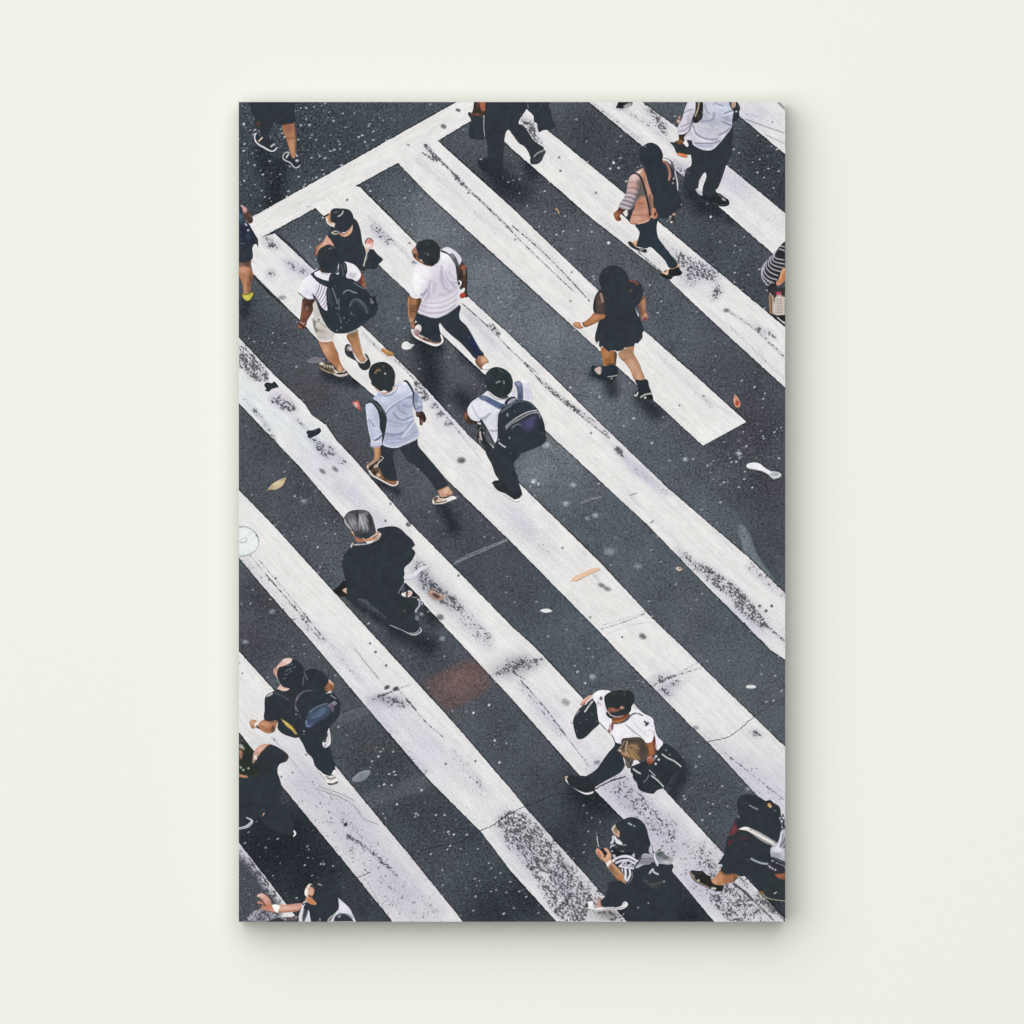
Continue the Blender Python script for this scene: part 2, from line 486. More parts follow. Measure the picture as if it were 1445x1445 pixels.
    # pale chips and spots of gum
    ops += [('d', "596,193 575,245 667,160 710,250 735,245 720,290", 0.62, '#b9bfc4', .7),
            ('d', "866,230 861,238 873,237 1003,306 996,381 1085,330 1074,317", 1.33, '#dfe2e4', .9),
            ('d', "859,343 835,327 848,314 788,253 733,253 1016,341 1045,353 1090,375 917,402 858,342", 0.94, '#c9ccd0', .8),
            ('d', "859,343", 2.03, '#cfcdd4', .7), ('d', "967,648 978,648 1043,640 1044,646 1039,652", 1.72, '#9aa2aa', .8),
            ('b', "967,648 1042,640", 4, 3, '#a8b0b6', .6), ('d', "920,625 1065,546 805,547 846,560 894,590", 1.40, '#cfd3d6', .8),
            ('b', "860,778", 7, 5, '#8f989f', .6), ('b', "900,799", 5, 3.5, '#8a939a', .6),
            ('b', "799,711 840,727", 4, 3, '#aab1b6', .6), ('b', "829,731", 3, 2.5, '#9aa2a8', .6), ('b', "809,684 753,679", 4, 3, '#b5bbc0', .6),
            ('b', "771,628", 5.5, 4, '#a3abb1', .6), ('d', "753,680 760,683", 1.56, '#cdd2d5', .8),
            ('d', "460,738 448,772 416,700 376,816 404,862 450,846 520,880", 1.40, '#b9bfc4', .8),
            ('b', "429,707 625,818 1056,1113 346,906 384,863 624,901", 4, 3, '#9aa1a8', .6),
            ('b', "836,955", 4.5, 3.5, '#aeb5ba', .6), ('d', "815,948 826,964 690,995 668,1006 705,1076 698,1045 542,1107 560,1135 587,1148 595,1115", 1.33, '#dfe2e4', .9),
            ('d', "590,1150 608,1205 624,1228 670,1240 690,1218 671,1265 668,1285 700,1256 706,1232 520,1170 430,1221 453,1219 470,1222 375,1196", 1.01, '#d5d9dc', .85),
            ('d', "987,1068 1050,1058 1103,975 991,1157 1002,1148 965,1123", 1.25, '#c5cace', .8), ('d', "880,1290 901,1281 908,1263 915,1275 847,1160 835,1154 830,1173", 0.94, '#d2d6d9', .8),
            ('d', "385,470 378,160 410,180 440,190 470,170 500,160 520,178 540,170 480,210 455,240 430,260 380,280 360,260 470,250 500,230 350,230", 0.94, '#cdd2d6', .75)]
    # thin dark line where the thick road paint meets the asphalt
    for st in STRIPES:
        for side in (st[1], st[2]):
            ops.append(('s', side, 2.6, '#262a31', .75, .8))
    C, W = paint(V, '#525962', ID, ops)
    C = mute(.325 + (C - .325) * 1.35, .55) * np.array([.955, .97, .97])
    o = add_mesh('printed_road', V, faces, C, W, 1, ASPH, root, FACE)
    o.location = (0, -DEPTH, 0)

# label, left edge, right edge, wear and tint operations (drawing units)
STRIPES = [
 ("broad stop line crossing the top corner of the picture",
  "337,316 357,305.6 644,144 680,124", "330,356 363.7,337.7 451.9,289.6 561.4,229.5 617.5,198.8 664,170.7 690,156",
  [('s', "625,178 627,179", 6, '#5a5c60', .8, 1), ('s', "645,155 648,156", 4, '#3c3f44', .8, 1), ('s', "575,204 577,205", 2, '#55585c', .8),
   ('s', "434,292 440,290", 1.5, '#4a4c50', .8), ('s', "420,287 424,286", 1, '#4a4c50', .7), ('b', "430,290", 50, 20, '#e3e2e0', .7)]),
 ("zebra stripe with a trail of scuffs under the waist of the white t-shirts",
  "345,330 357,386 422.5,451 494.6,530 529,559 589.5,629 631,677 721.7,765 855.6,901 869,916 943.7,992.5 1015.8,1064.6 1066.6,1120.7 1108,1165 1130,1189",
  "368,335 387.8,329.7 443.9,381.8 508,456.6 584,530 660,613 732.7,682 847.5,794.5 919.7,872 965,915 1018.5,968 1108,1054 1130,1075",
  [('wb', "380,340 384,345", 12, 8, 0, 1.2, 40), ('wb', "382,386", 9, 9, 0, 1.1), ('wb', "412,374 430,384", 16, 8, 0, 1.0, 30), ('b', "425,380", 24, 14, '#d5d3de', .8),
   ('b', "398,420", 5, 3, '#8a8c90', .8), ('w', "512,470 540,497 560,510 580,530 600,555", 4, .85, 1, 2), ('w', "590,545 595,550", 10, 1.3, 1, 5), ('wb', "592,548", 8, 6, 0, 1.5, 45),
   ('wb', "600,562 612,573 620,585 632,598", 6, 5, 0, 1.0), ('w', "595,548 640,600 680,650", 3, .7, 1, 2), ('wb', "665,618", 1.6, 1.6, 0, 2),
   ('b', "640,600", 30, 14, '#dcdae4', .7, 45), ('b', "700,760 730,730", 30, 16, '#d9d6e1', .8, 40), ('b', "620,570", 40, 20, '#dedce5', .6, 45),
   ('b', "651,649.5", 5.4, 3.9, '#626266', 1), ('b', "649,648", 3, 1.8, '#9a9a9e', .6), ('w', "640,640 700,710 760,775", 30, .22, 1, 10),
   ('w', "745,745 790,790 800,800", 26, .25, 1, 8), ('d', "794,773 833,871 878,899", 1.4, '#3a3c40', .9), ('b', "857,831 849,826", 5, 2.8, '#6e7073', .8, 20), ('w', "838,812 855,830", 3, .8, 1, 2), ('b', "840,812", 6, 4, '#d4d4d2', .6),
   ('w', "848,888 880,878 910,866", 1.6, 1.3, 1, 1), ('w', "850,882 885,872 912,862", 1.2, 1.0, 1, 1), ('w', "855,895 890,882 918,878", 1.4, .9, 1, 1), ('b', "908,899 906,897", 4, 3, '#53565a', .8),
   ('wb', "930,957 950,966", 16, 7, 0, 1.0, -20), ('w', "922,968 950,955 990,942", 2, 1.1, 1, 1.5), ('w', "928,962 960,948 985,935", 2, .8, 1, 1.5), ('wb', "940,978", 14, 6, 0, .8, 30), ('b', "940,972", 24, 14, '#d3d1d8', .8),
   ('b', "982,1027", 4, 3, '#8b8d90', .8), ('wb', "1066,1036", 10, 6, 0, 1.2, 20), ('b', "1060,1100 1100,1110", 60, 30, '#d6d4dd', .8, 45), ('w', "1000,1045 1050,1090 1108,1150", 34, .28, 1, 12), ('w', "1020,1060 1108,1130", 2, .6, 1, 1)]),
 ("zebra stripe from behind the black cap to the right edge, heavily worn at its lower end",
  "437,290 446,295 534.7,373.8 577.4,413.8 623,471 682,526.6 770,607.5 914.3,741 1002.5,832 1086,916 1108,931 1135,958",
  "496,262 506.6,262.9 582.8,339 657.6,416.5 721.7,475 779,530 847.5,598 943.7,690 1056,786.5 1108,837 1135,862",
  [('wb', "537,333 545,340 530,325", 10, 6, 0, 1.0, 40), ('w', "520,305 560,345 585,372", 6, .6, 1, 4), ('b', "490,282", 1.5, 1.5, '#33363a', 1), ('d', "578,343", 1.5, '#4a4c50', .8),
   ('wb', "585,372", 5, 3, 0, 1.4, 40), ('b', "535,330", 24, 12, '#d9d7de', .6, 40),
   ('w', "652,428 690,462 722,495 760,528", 1.5, 1.6, 1, .8), ('wb', "695,462 700,468", 7, 4, 0, 1.3, 40), ('b', "670,455 690,480", 24, 10, '#d7d5de', .7, 42),
   ('w', "655,440 690,475 720,505", 10, .45, 1, 5), ('w', "733,505 775,550 830,595 860,618", 1.8, 1.7, 1, .8), ('w', "760,535 790,560 850,605 858,615", 7, .8, 1, 4), ('w', "775,548 815,580", 5, .8, 1, 3),
   ('wb', "875,638", 8, 4, 0, 1.2, 45), ('w', "870,632 900,665 940,695", 12, .55, 1, 6), ('b', "905,665", 40, 10, '#d2d0dc', .8, 42), ('d', "834,611", 1.5, '#44474b', .9),
   ('s', "889,699 898,696", 1.6, '#8a8b8d', .9), ('s', "918,738 922,735", 1.6, '#55585b', .9), ('w', "880,690 960,770", 6, .35, 1, 4), ('w', "985,715 1010,750 1040,780", 5, .5, 1, 4),
   ('w', "960,780 985,800 1010,820 1045,850 1075,880", 12, 1.05, 1, 9), ('wb', "1020,822 1035,830", 22, 9, 0, 1.1, 40), ('wb', "1000,810 1050,860", 22, 9, 0, .8, 45),
   ('w', "1020,850 1060,890 1095,925", 3, 1.0, 1, 2), ('w', "1045,845 1085,885 1108,905", 3, .9, 1, 2), ('w', "1060,800 1108,840", 16, .75, 1, 7), ('d', "1072,855 1089,855 1081,862", 2, '#303338', .9),
   ('b', "1030,860 1060,880", 34, 10, '#cfccd8', .7, 42), ('w', "1050,850 1108,900", 24, .45, 1, 8)]),
 ("zebra stripe that ends square above the white plastic spoon",
  "548,224 561.4,229.5 605,275 885,530 991.8,628.8", "605,194 617.5,198.8 722,293 790,358 838,404 981,530 1053,595.4",
  [('w', "600,205 640,245 670,275 722,325", 3, 1.3, 1, 1.5), ('w', "640,250 690,295 740,345 810,412", 1.6, 1.5, 1, .8), ('w', "722,318 760,350 800,390 832,425", 1.4, 1.5, 1, .8),
   ('w', "595,215 615,228", 2, 1.5, 1, 1), ('wb', "605,210 612,222", 10, 4, 0, 1.2, 42), ('wb', "647,254", 10, 5, 0, .9, 42), ('w', "590,225 640,270 700,325", 14, .4, 1, 8), ('d', "625,232 661,272", 1.6, '#3c3f43', .9),
   ('w', "722,312 840,425", 10, .3, 1, 6), ('d', "805,425 807,384 727,338", 1.5, '#5a5d60', .8), ('d', "993,559 959,572", 1.3, '#54575a', .9), ('w', "930,500 1000,570", 14, .3, 1, 6), ('w', "990,560 1040,590", 4, .5, 1, 3),
   ('p', "978,609! 991.8,628.8! 1053,595.4! 1040,582!", '#eeeeec', .8, 1)]),
 ("zebra stripe crossed by the person in the peach jacket",
  "660,150 722,209.5 835,308 930,382 1015,462 1108,547 1130,567", "730,144 748,158 772.8,184 880,272 1000,372 1108,462 1130,480",
  [('wb', "748,182 752,178", 12, 6, 0, 1.2, 50), ('wb', "740,170 756,196", 12, 6, 0, .8, 50), ('d', "789,222 791,241 841,272", 1.6, '#45484b', .9), ('w', "850,310 900,350 930,372", 16, .4, 1, 8),
   ('w', "897,352 935,385", 1.6, 1.3, 1, .8), ('wb', "985,382 1000,388", 20, 12, 0, 1.15, 30), ('wb', "970,395 960,370", 20, 12, 0, .8, 30), ('w', "935,340 965,365 1005,385", 14, .55, 1, 8), ('b', "985,385", 34, 20, '#dcdae3', .6),
   ('wb', "1013,412 1008,418", 9, 8, 0, 1.1), ('b', "1025,438", 4, 2.6, '#6a6c70', .9), ('w', "1030,440 1060,460 1108,505", 5, .9, 1, 3), ('wb', "1088,472 1075,465", 12, 5, 0, 1.1, 40), ('w', "1030,460 1070,500 1108,535", 3, .6, 1, 2),
   ('w', "1000,450 1108,540", 26, .25, 1, 8), ('w', "760,200 860,290", 14, .3, 1, 6)]),
 ("zebra stripe leading up to the light shirt and dark briefcase",
  "800,118 831.5,144 906,205.5 967.8,250.9 1090.6,357.7 1125,388", "880,124 906,144 955,180 1024,232 1108,301 1130,318",
  [('w', "870,150 920,180 950,205 960,215", 10, .7, 1, 6), ('wb', "920,160 930,170", 18, 8, 0, 1.1, 40), ('w', "835,144 900,195", 5, .8, 1, 3), ('wb', "935,182", 8, 4, 0, 1, 40), ('w', "900,200 960,245", 20, .3, 1, 8),
   ('b', "970,240", 26, 14, '#cfcdd6', .8), ('w', "950,230 985,255", 14, .5, 1, 5), ('b', "1040,260 1020,250", 26, 20, '#d8d5df', .8), ('w', "1020,245 1108,320", 26, .35, 1, 8), ('w', "1030,290 1090,350", 10, .3, 1, 5)]),
 ("zebra stripe in the top right corner",
  "990,120 1042.6,162.7 1108,217.5 1130,236", "1090,110 1110,130 1135,145",
  [('b', "1060,165", 40, 20, '#dad8e1', .9), ('s', "1052,168 1070,175 1090,182 1108,188", 1.3, '#77787f', .8), ('s', "1080,190 1108,203", 1.2, '#7a7b82', .7), ('s', "1098,144 1108,154", 3, '#6c6d74', .8, 1.5), ('s', "1050,160 1075,165", 1, '#a5a4ad', .6), ('d', "1090,172", 1.2, '#55575b', .9), ('w', "1050,150 1108,200", 40, .25, 1, 10)]),
 ("zebra stripe with two black tar patches, passing under the grey hair",
  "300,535 337,568.7 376,610 422.5,658 486.6,733 572,824 657.6,916 722,985.8 818,1094 882,1158 949,1230 1008,1301 1025,1322",
  "310,450 337,476.6 387.8,530 430,570 440,586 460,599.5 475,622 497,645 577,736 640,800 723,885 756.7,915 823.5,987 935.7,1112.7 1018.5,1202 1108,1297 1125,1315",
  [('b', "350,560 390,590 440,620", 30, 20, '#dfe7e8', .9, 45), ('b', "400,570", 26, 14, '#e4dde6', .8, 45), ('wp', "337,492 352,498 370,520 378,535 362,536 345,520 330,512", 1.5, 1, 4), ('wb', "352,512 342,502 364,522", 12, 9, 0, .6, 45), ('wb', "345,505 356,520 340,498", 14, 12, 0, 1.0, 45), ('wb', "365,525", 12, 9, 0, .8),
   ('wb', "388,565 398,572 410,575", 9, 7, 0, 1.3, 30), ('wb', "403,566", 20, 9, 0, .6, 45), ('wb', "430,602 425,598", 12, 4, 0, .9, 45), ('wb', "452,628 444,622 465,634", 12, 6, 0, 1.2, 30), ('wb', "455,640 480,650", 16, 8, 0, .8, 30),
   ('w', "360,580 375,600 385,620", 8, .8, 1, 4), ('w', "345,562 360,580", 10, .4, 1, 4), ('w', "380,610 400,640 440,685", 8, .5, 1, 4), ('b', "470,655 450,660", 40, 20, '#dad8e2', .9, 45), ('b', "455,665 473,662", 5, 2.5, '#6f7074', .9, 40),
   ('w', "480,690 530,730 560,760", 26, .4, 1, 10), ('w', "560,755 600,800", 14, .45, 1, 8), ('b', "500,700 540,740", 30, 14, '#dcdae3', .8, 45), ('d', "551,711 544,735 647,812", 1.7, '#5b5d61', .9), ('b', "576.5,740", 3.4, 3, '#4d4f53', 1), ('d', "577,739.6", 1.2, '#a2a2a5', .9),
   ('b', "600,820 620,840", 34, 16, '#b9b8be', .8, 45), ('w', "590,800 620,835 660,870 690,900", 16, .8, 1, 10), ('wb', "602,826 610,835", 14, 9, 0, 1.2, 40), ('wb', "640,850 628,845", 16, 8, 0, .8, 45), ('w', "650,880 690,915", 14, .5, 1, 6),
   ('b', "720,935 730,945", 30, 13, '#b0b0b6', .6, -20), ('wb', "715,945 735,935 745,938", 20, 9, 0, 1.2, -15), ('w', "690,955 720,944 765,930", 3, 1.3, 1, 2), ('w', "715,930 726,950 740,958", 1.5, 1.2, 1, 1.2), ('b', "621,871", 5, 4, '#717176', .95),
   ('w', "735,960 770,1000 800,1040 830,1080", 1.6, 1.1, 1, 1), ('w', "735,965 765,1005 790,1035", 12, .55, 1, 6), ('b', "800,992 797,990", 4, 4, '#8a8b8e', .8), ('d', "826,1072 807,1020", 1.2, '#4a4c50', .9), ('b', "842,1076", 4, 3, '#55565b', .95),
   ('b', "780,1010 820,1050", 44, 20, '#dddbe3', .7, 45), ('b', "880,1120 930,1180 990,1250", 50, 40, '#d5d2dc', .95), ('w', "850,1090 900,1140 960,1200 1050,1290", 46, .38, 1, 14), ('w', "880,1110 940,1170", 30, .3, 1, 8),
   ('w', "1000,1200 1050,1260 1095,1301", 40, .35, 1, 10), ('s', "1035,1247 1050,1258 1062,1270", 3.2, '#3c3c44', .9, .8), ('s', "1060,1268 1075,1282 1092,1299", 2, '#5a5a62', .9, .8), ('s', "1043,1238 1050,1244", 1.5, '#3a3b42', .9), ('w', "1010,1270 1040,1300", 14, .8, 1, 5), ('w', "1020,1260 1060,1300", 3, 1.2, 1, 1), ('w', "1000,1260 1035,1300", 1.5, 1.4, 1, .8),
   ('b', "1090,1275", 16, 10, '#a9a89c', .9), ('w', "1075,1265 1105,1290", 14, .7, 1, 6)]),
 ("zebra stripe running from the white round cover down to a badly worn end",
  "300,745 337,786.5 380,838 449,916 510.7,989.8 604,1099 679,1174 721.7,1230 786,1301 800,1318",
  "300,650 337,691.6 390,746 465,829 544,915 640,1020 721.7,1115 743.4,1142 853,1265 885,1301 900,1318",
  [('w', "345,790 380,830 415,870 450,905", 14, .55, 1, 6), ('w', "350,780 400,840 450,900", 1.4, 1.2, 1, .8), ('w', "365,790 420,855 460,905", 1.4, 1.2, 1, .8), ('w', "375,810 430,872", 1.4, 1.0, 1, .8), ('d', "389,816 380,818 416,856 522,908", 1.6, '#44474a', .9),
   ('w', "430,870 470,915 510,960", 10, .5, 1, 5), ('b', "540,1000 600,1060", 50, 26, '#dddae4', .9, 50), ('b', "480,930", 40, 20, '#dfdde5', .7, 50), ('s', "500,915 520,940 534,958", 1.2, '#8a8a90', .7), ('s', "510,930 535,957", .9, '#8a8a90', .6), ('d', "545,939 530,920", 1.8, '#3f4246', .9),
   ('w', "525,987 555,975 580,965", 2.5, .9, 1, 2), ('wb', "550,987 560,992", 24, 8, 0, .9, 10), ('b', "545,988", 24, 8, '#b9b8be', .8), ('b', "558,972 546,970", 4, 2.4, '#3b3e43', .95, -30), ('w', "560,970 585,1000 602,1020 625,1040", 1.8, 1.2, 1, 1), ('w', "520,990 550,1030 600,1090", 12, .4, 1, 6),
   ('w', "560,1000 620,1060 680,1120", 24, .25, 1, 10), ('d', "629,1078 671,1074", 1.5, '#3c3f43', .95), ('w', "640,1060 680,1110", 12, .35, 1, 5),
   ('wp', "700,1163! 722,1150! 745,1152 790,1200 830,1250 845,1275 810,1300 770,1260 735,1210 712,1185", .95, 1, 9), ('wb', "730,1170 745,1185 765,1215", 20, 14, 0, 1.1, 50), ('wb', "728,1164 742,1172 736,1186", 16, 9, 0, .8, 40), ('wb', "722,1160 790,1240 800,1285", 20, 12, 0, .8, 50), ('wb', "800,1290 790,1280", 14, 9, 0, 1.3, 30),
   ('b', "740,1200 790,1250", 50, 26, '#d8d6de', .8, 50), ('b', "770,1240 790,1270", 14, 8, '#eeeeea', .9, 50), ('wb', "770,1235", 16, 7, 0, -1.0, 50), ('b', "860,1290", 20, 10, '#a8a7a2', .9), ('w', "850,1285 875,1298", 16, .7, 1, 6), ('w', "830,1225 850,1262", 10, .7, 1, 4)]),
 ("zebra stripe below the bald head with the cracked surface",
  "300,985 337,1032.5 358,1059 401,1112.7 486.6,1217 554.7,1301 570,1320", "300,878 337,919 385,972 430,1027 473,1080.6 574.8,1203.5 653.6,1301 670,1320",
  [('b', "440,1100 500,1160 560,1240", 60, 40, '#d6d3dc', .95, 50), ('b', "400,1050", 30, 20, '#dddbe2', .8), ('w', "430,1110 480,1180 540,1250 600,1290", 50, .3, 1, 14), ('w', "480,1130 540,1200", 26, .25, 1, 8),
   ('d', "487,1164 488,1163", 2.4, '#33363b', .95), ('d', "432,1065 413,1090 397,1096 387,1044 452,1134", 1.3, '#4a4c50', .9), ('s', "383,1040 395,1053 420,1082", 1, '#85858c', .7), ('s', "500,1185 540,1215", 1, '#9a9aa0', .6), ('b', "480,1110", 24, 14, '#e3e2dc', .7), ('s', "450,1110 480,1120 500,1130", 1.2, '#7c7c82', .6),
   ('w', "490,1180 515,1195 560,1235", 5, .7, 1, 3), ('d', "342,950 338,935 546,1213", 1.2, '#55575b', .8), ('s', "510,1230 545,1290", .8, '#a5a4ab', .6)]),
 ("worn zebra stripe in the bottom left corner",
  "300,1290 337,1301 350,1340", "310,1155 337,1189 402.5,1274 423,1301 432,1318",
  [('b', "345,1230", 40, 40, '#cfccd6', .9), ('p', "325,1205 345,1215 372,1252 396,1284 380,1305 337,1310 315,1250", '#4b5057', .9, 5), ('wp', "330,1195 345,1205 372,1245 398,1280 380,1300 337,1301 320,1250", .8, 1, 5), ('p', "350,1292 362,1284 378,1283 392,1290 372,1301 352,1301", '#c9c6cf', .9, 1.2), ('d', "345,1240 352,1262 341,1268 356,1277 347,1255 365,1270 339,1281 344,1292", 1, '#c3c5ca', .8), ('wb', "345,1270 345,1250", 26, 22, 0, 1.0), ('w', "352,1212 395,1272", 3, 1.2, 1, 1.5)]),
]

def stripe_poly(left, right):
    L, shl = ID.pts(left); R, shr = ID.pts(right)
    L = smooth(L, [True] * len(L), False, 3.0); R = smooth(R, [True] * len(R), False, 3.0)
    def rough(P):
        Q = P.copy()
        a = rng.normal(0, .28, len(P)); a[1:-1] += rng.normal(0, .12, len(P) - 2)
        Q[1:-1, 1] += a[1:-1]
        return Q
    return np.concatenate([rough(L), rough(R)[::-1]])

def build_stripes():
    for i, (lab, left, right, ops) in enumerate(STRIPES):
        A = clip(stripe_poly(left, right))
        V, faces = triangulate(A, 1.35)
        C, W = paint(V, '#e9e8e6', ID, ops)
        # the lower stripes are grimier all over
        W += .3 * np.clip((V[:, 1] - 900) / 350, 0, 1) * (W > -.2)
        # paint thins and breaks along its edges
        L, _ = ID.pts(left); R, _ = ID.pts(right)
        e = np.minimum(seg_dist(V, L, False, 4), seg_dist(V, R, False, 4))
        W += .5 * np.clip(1 - e / 2.5, 0, 1) * (rng.random(len(V)) < .25)
        o = add_mesh('printed_stripe', V, faces, C, W, 3 + .2 * i, PAINT2 if i == 0 else PAINT, root, FACE)
        o.location = (0, -DEPTH, 0); o['label'] = lab

build_road()
build_stripes()
# ------------------------------------------------------------ printed figures, upper half of the picture
# person in dark shorts, cut by the top edge
f = F(320, 130, 120)
p = person('printed person in dark shorts and black trainers, cut off at the waist by the top left edge', 10, 'leg leg', [
 (f, "945,555 1000,535 1140,505 1170,600 1185,700 1190,800 1182,950 1170,1080 1130,1128 1090,1060 1060,950 1010,790 960,680", '#b27a58',
  [('b', "1050,600", 90, 110, '#94604c', .9), ('s', "1165,540 1185,800 1178,1000", 3.2, '#4b3a32', .8, 2), ('b', "1100,900", 40, 130, '#cb946c', .7), ('s', "1000,770 1090,790 1170,760", 3, '#80563f', .5, 2), ('s', "950,560 1030,540 1140,515", 2, '#5a4238', .7, 1)]),
 (f, "470,470 580,470 780,470 765,600 705,740 665,800 590,775 560,660 490,600", D, [('b', "535,530", 35, 30, '#6b4030', .75), ('b', "540,600", 40, 40, '#45413a', .7)])])
p('shorts', f, "380,100! 388,180 400,260 430,400 520,480 640,490 760,500 940,560 1000,542 1142,512 1160,300 1152,100!", D, [('b', "450,440", 14, 26, '#8f949a', .8)])
p('shoe', f, "500,690 470,730 472,830 540,920 660,985 750,1012 805,1005 862,945 820,865 750,800 680,790 600,765 540,740", '#2d333a',
  [('s', "500,695 472,745 480,815 530,880 640,945 740,1000 795,1004 857,945", 2.0, '#e6e4ea'), ('p', "735,920! 805,865! 832,918! 800,900 760,938", '#d9d6e0', .9), ('s', "548,830 608,765", 1.9, '#e9c9a8'), ('b', "745,790", 14, 22, '#a58a6a', .8)])
p('shoe', f, "1060,1015 1000,1020 955,1065 945,1120 1000,1180 1080,1210 1120,1265 1160,1296 1215,1288 1250,1240 1226,1120 1190,1060 1165,1120 1120,1132 1080,1080", '#2d333a',
  [('s', "1060,1022 1005,1024 962,1065 952,1118 1000,1165 1080,1200 1120,1250 1160,1286 1210,1278 1245,1244", 1.5, '#dddbe2'), ('s', "1012,1112 1050,1052", 1.8, '#e6e4ea'), ('p', "1168,1048! 1226,1092! 1180,1092!", '#dedce4'), ('b', "1195,1165", 26, 22, '#e4e2ea'), ('b', "1197,1172", 8, 10, '#565a60', .8)])

# person in the navy dress at the left edge
f = F(330, 285, 140)
p = person('printed person in a navy dress with one yellow shoe, cut off by the left edge', 10, 'arm leg', [
 (f, "60,30 100,40 140,62 185,92 240,180 277,240 272,292 230,314 170,262 140,180 100,100", '#5c403a', [('b', "160,105", 34, 50, '#dba9a0', .95), ('b', "120,60", 24, 20, '#e4c4bc', .9), ('b', "235,250", 45, 60, '#4a3a36', .8), ('s', "220,180 262,225", 1.2, '#8a6a60', .7)]),
 (f, "60,870! 245,848 240,940 277,1030 275,1110 250,1230 212,1345 150,1345 130,1230 100,1120 60,1060!", '#b5795a', [('p', "60,868! 246,850 240,935 110,955 60,930!", '#57453a', .9, 2), ('b', "95,905", 40, 24, '#8c6455', .7), ('b', "140,985", 70, 50, '#cf9374', .9), ('b', "250,1130", 34, 120, '#6b4a35', .9), ('b', "165,1250", 22, 90, '#cb9572', .7), ('s', "210,1180 215,1330", 3, '#7d573f', .8, 2)])])
p('dress', f, "60,40! 90,48 118,90 135,165 170,272 215,312 250,372 320,490 352,540! 357,675! 318,612 272,662 277,800 245,852 150,882 60,876!", '#2d3340',
  [('b', "90,200", 60, 120, '#4f6880', .9), ('b', "110,110", 24, 60, '#2f3640', .9), ('b', "150,400", 90, 80, '#2b2f44', .9), ('b', "120,770", 120, 110, '#353a3f', .95), ('b', "210,500", 30, 50, '#3c4860', .7), ('s', "70,615 150,600", 1.2, '#6a7078', .9), ('s', "70,672 110,668", 1.2, '#6a7078', .8), ('d', "208,412", 1.4, '#d7d9e2'), ('s', "165,318 186,340", 2, '#c8ccd6'), ('s', "75,470 110,440", 1.2, '#545a70', .8), ('s', "90,560 120,530", 1, '#545a70', .7)])
p('shoe', f, "118,1345 180,1342 232,1318 255,1300 296,1325 280,1385 222,1432 182,1440 145,1415", '#c6bd42',
  [('s', "232,1320 256,1304 292,1335 255,1410", 1.8, '#33352c', .95, .6), ('b', "195,1390", 40, 24, '#d8cf5c', .8), ('s', "125,1348 200,1346 240,1325", 1.2, '#3c3b2c', .8), ('s', "120,1350 150,1420 190,1440", 1, '#5c5a2c', .8)])

# person in a black sleeveless top and cap
f = F(410, 285, 140)
p = person('printed person in black top and black cap holding a dark bag, behind the white t-shirt with black rucksack', 12, 'face neck arm hand hand', [
 (f, "515,195 560,160 600,170 600,300 645,310 640,368 590,352 540,320 518,270", '#c89878', [('s', "525,240 535,300 580,335 635,362", 3, '#e4dccc', 1, .8), ('s', "590,180 582,270", 3, '#a06a48', .8, 1), ('b', "545,200", 14, 20, '#e0b08c', .8), ('s', "600,330 640,320", 2.4, '#ddd6c8')]),
 (f, "685,440 740,455 790,450 850,400 862,330 890,332 908,390 870,465 800,506 720,498 680,470", '#c98d72', [('b', "770,455", 60, 26, '#b97860', .8), ('s', "880,340 888,400 850,460 790,492", 3, '#e0b795', .9, 1)]),
 (f, "485,560 540,488 600,580 635,645 560,640 500,650 430,710 385,790 340,745 375,660 430,610", '#d69c80', [('b', "555,575", 50, 50, '#dda58c', .9), ('s', "430,605 500,600", 2, '#e8d2c4'), ('s', "360,690 345,745 375,780", 3, '#5c3a30', .9, 1), ('s', "480,580 400,650 380,740", 2, '#8a5a48', .8, 1)]),
 (f, "1080,600 1108,535 1150,520 1202,560 1208,625 1160,675 1110,678 1092,640", '#e9b4aa', [('b', "1150,575", 34, 30, '#d87c74', .8), ('b', "1130,640", 40, 24, '#f2e4e0', .9), ('s', "1085,600 1110,540 1155,522 1205,575", 1.8, '#3a2f30', .9, .6)]),
 (f, "1025,730 1060,672 1145,690 1150,730 1090,755 1040,758", '#d8c7ac', [('s', "1040,728 1110,715", 1, '#8a7c6a', .9), ('s', "1030,750 1085,740", 1, '#8a7c6a', .8)])])
p('top', f, "590,365 640,372 690,440 730,490 800,506 870,465 905,395 900,300 920,235! 965,275 1000,350 1022,430 1050,600 1085,680 1100,800 1075,1000 1010,990 930,960 850,890 700,880 620,700 630,640 590,560 540,490 575,420", D,
  [('s', "598,450 640,430 690,425", 1.4, '#d8cdb8'), ('s', "605,455 650,470 690,455", 1.4, '#cfc4ae'), ('d', "668,445", 1.2, '#30363c')])
p('cap', f, "578,160 592,118 640,92 720,93 800,98 860,118 900,170 918,228 905,310 885,360 850,400 790,440 720,430 665,400 640,365 648,312 598,292 582,220", D,
  [('s', "695,210 745,180 765,135", 1.6, '#cfd2d2'), ('s', "630,155 690,140", 1.3, '#6d7a78', .8), ('s', "582,150 578,215", 2, '#7a5a44', .8)])
p('handbag', f, "1050,960 1075,830 1110,740 1145,688 1208,690! 1270,765 1346,838 1322,872 1284,905 1262,958 1200,975 1125,975 1065,1005", D,
  [('s', "1140,695 1110,750 1085,850 1065,930", 1.5, '#e2dccb'), ('s', "1125,780 1100,850", 1, '#9aa0a0', .8)])
p('sunglasses', f, "455,230 500,195 560,175 555,195 515,212 480,240", '#2e2a2a', [('b', "470,230", 18, 14, '#d9d7d4', 1)])

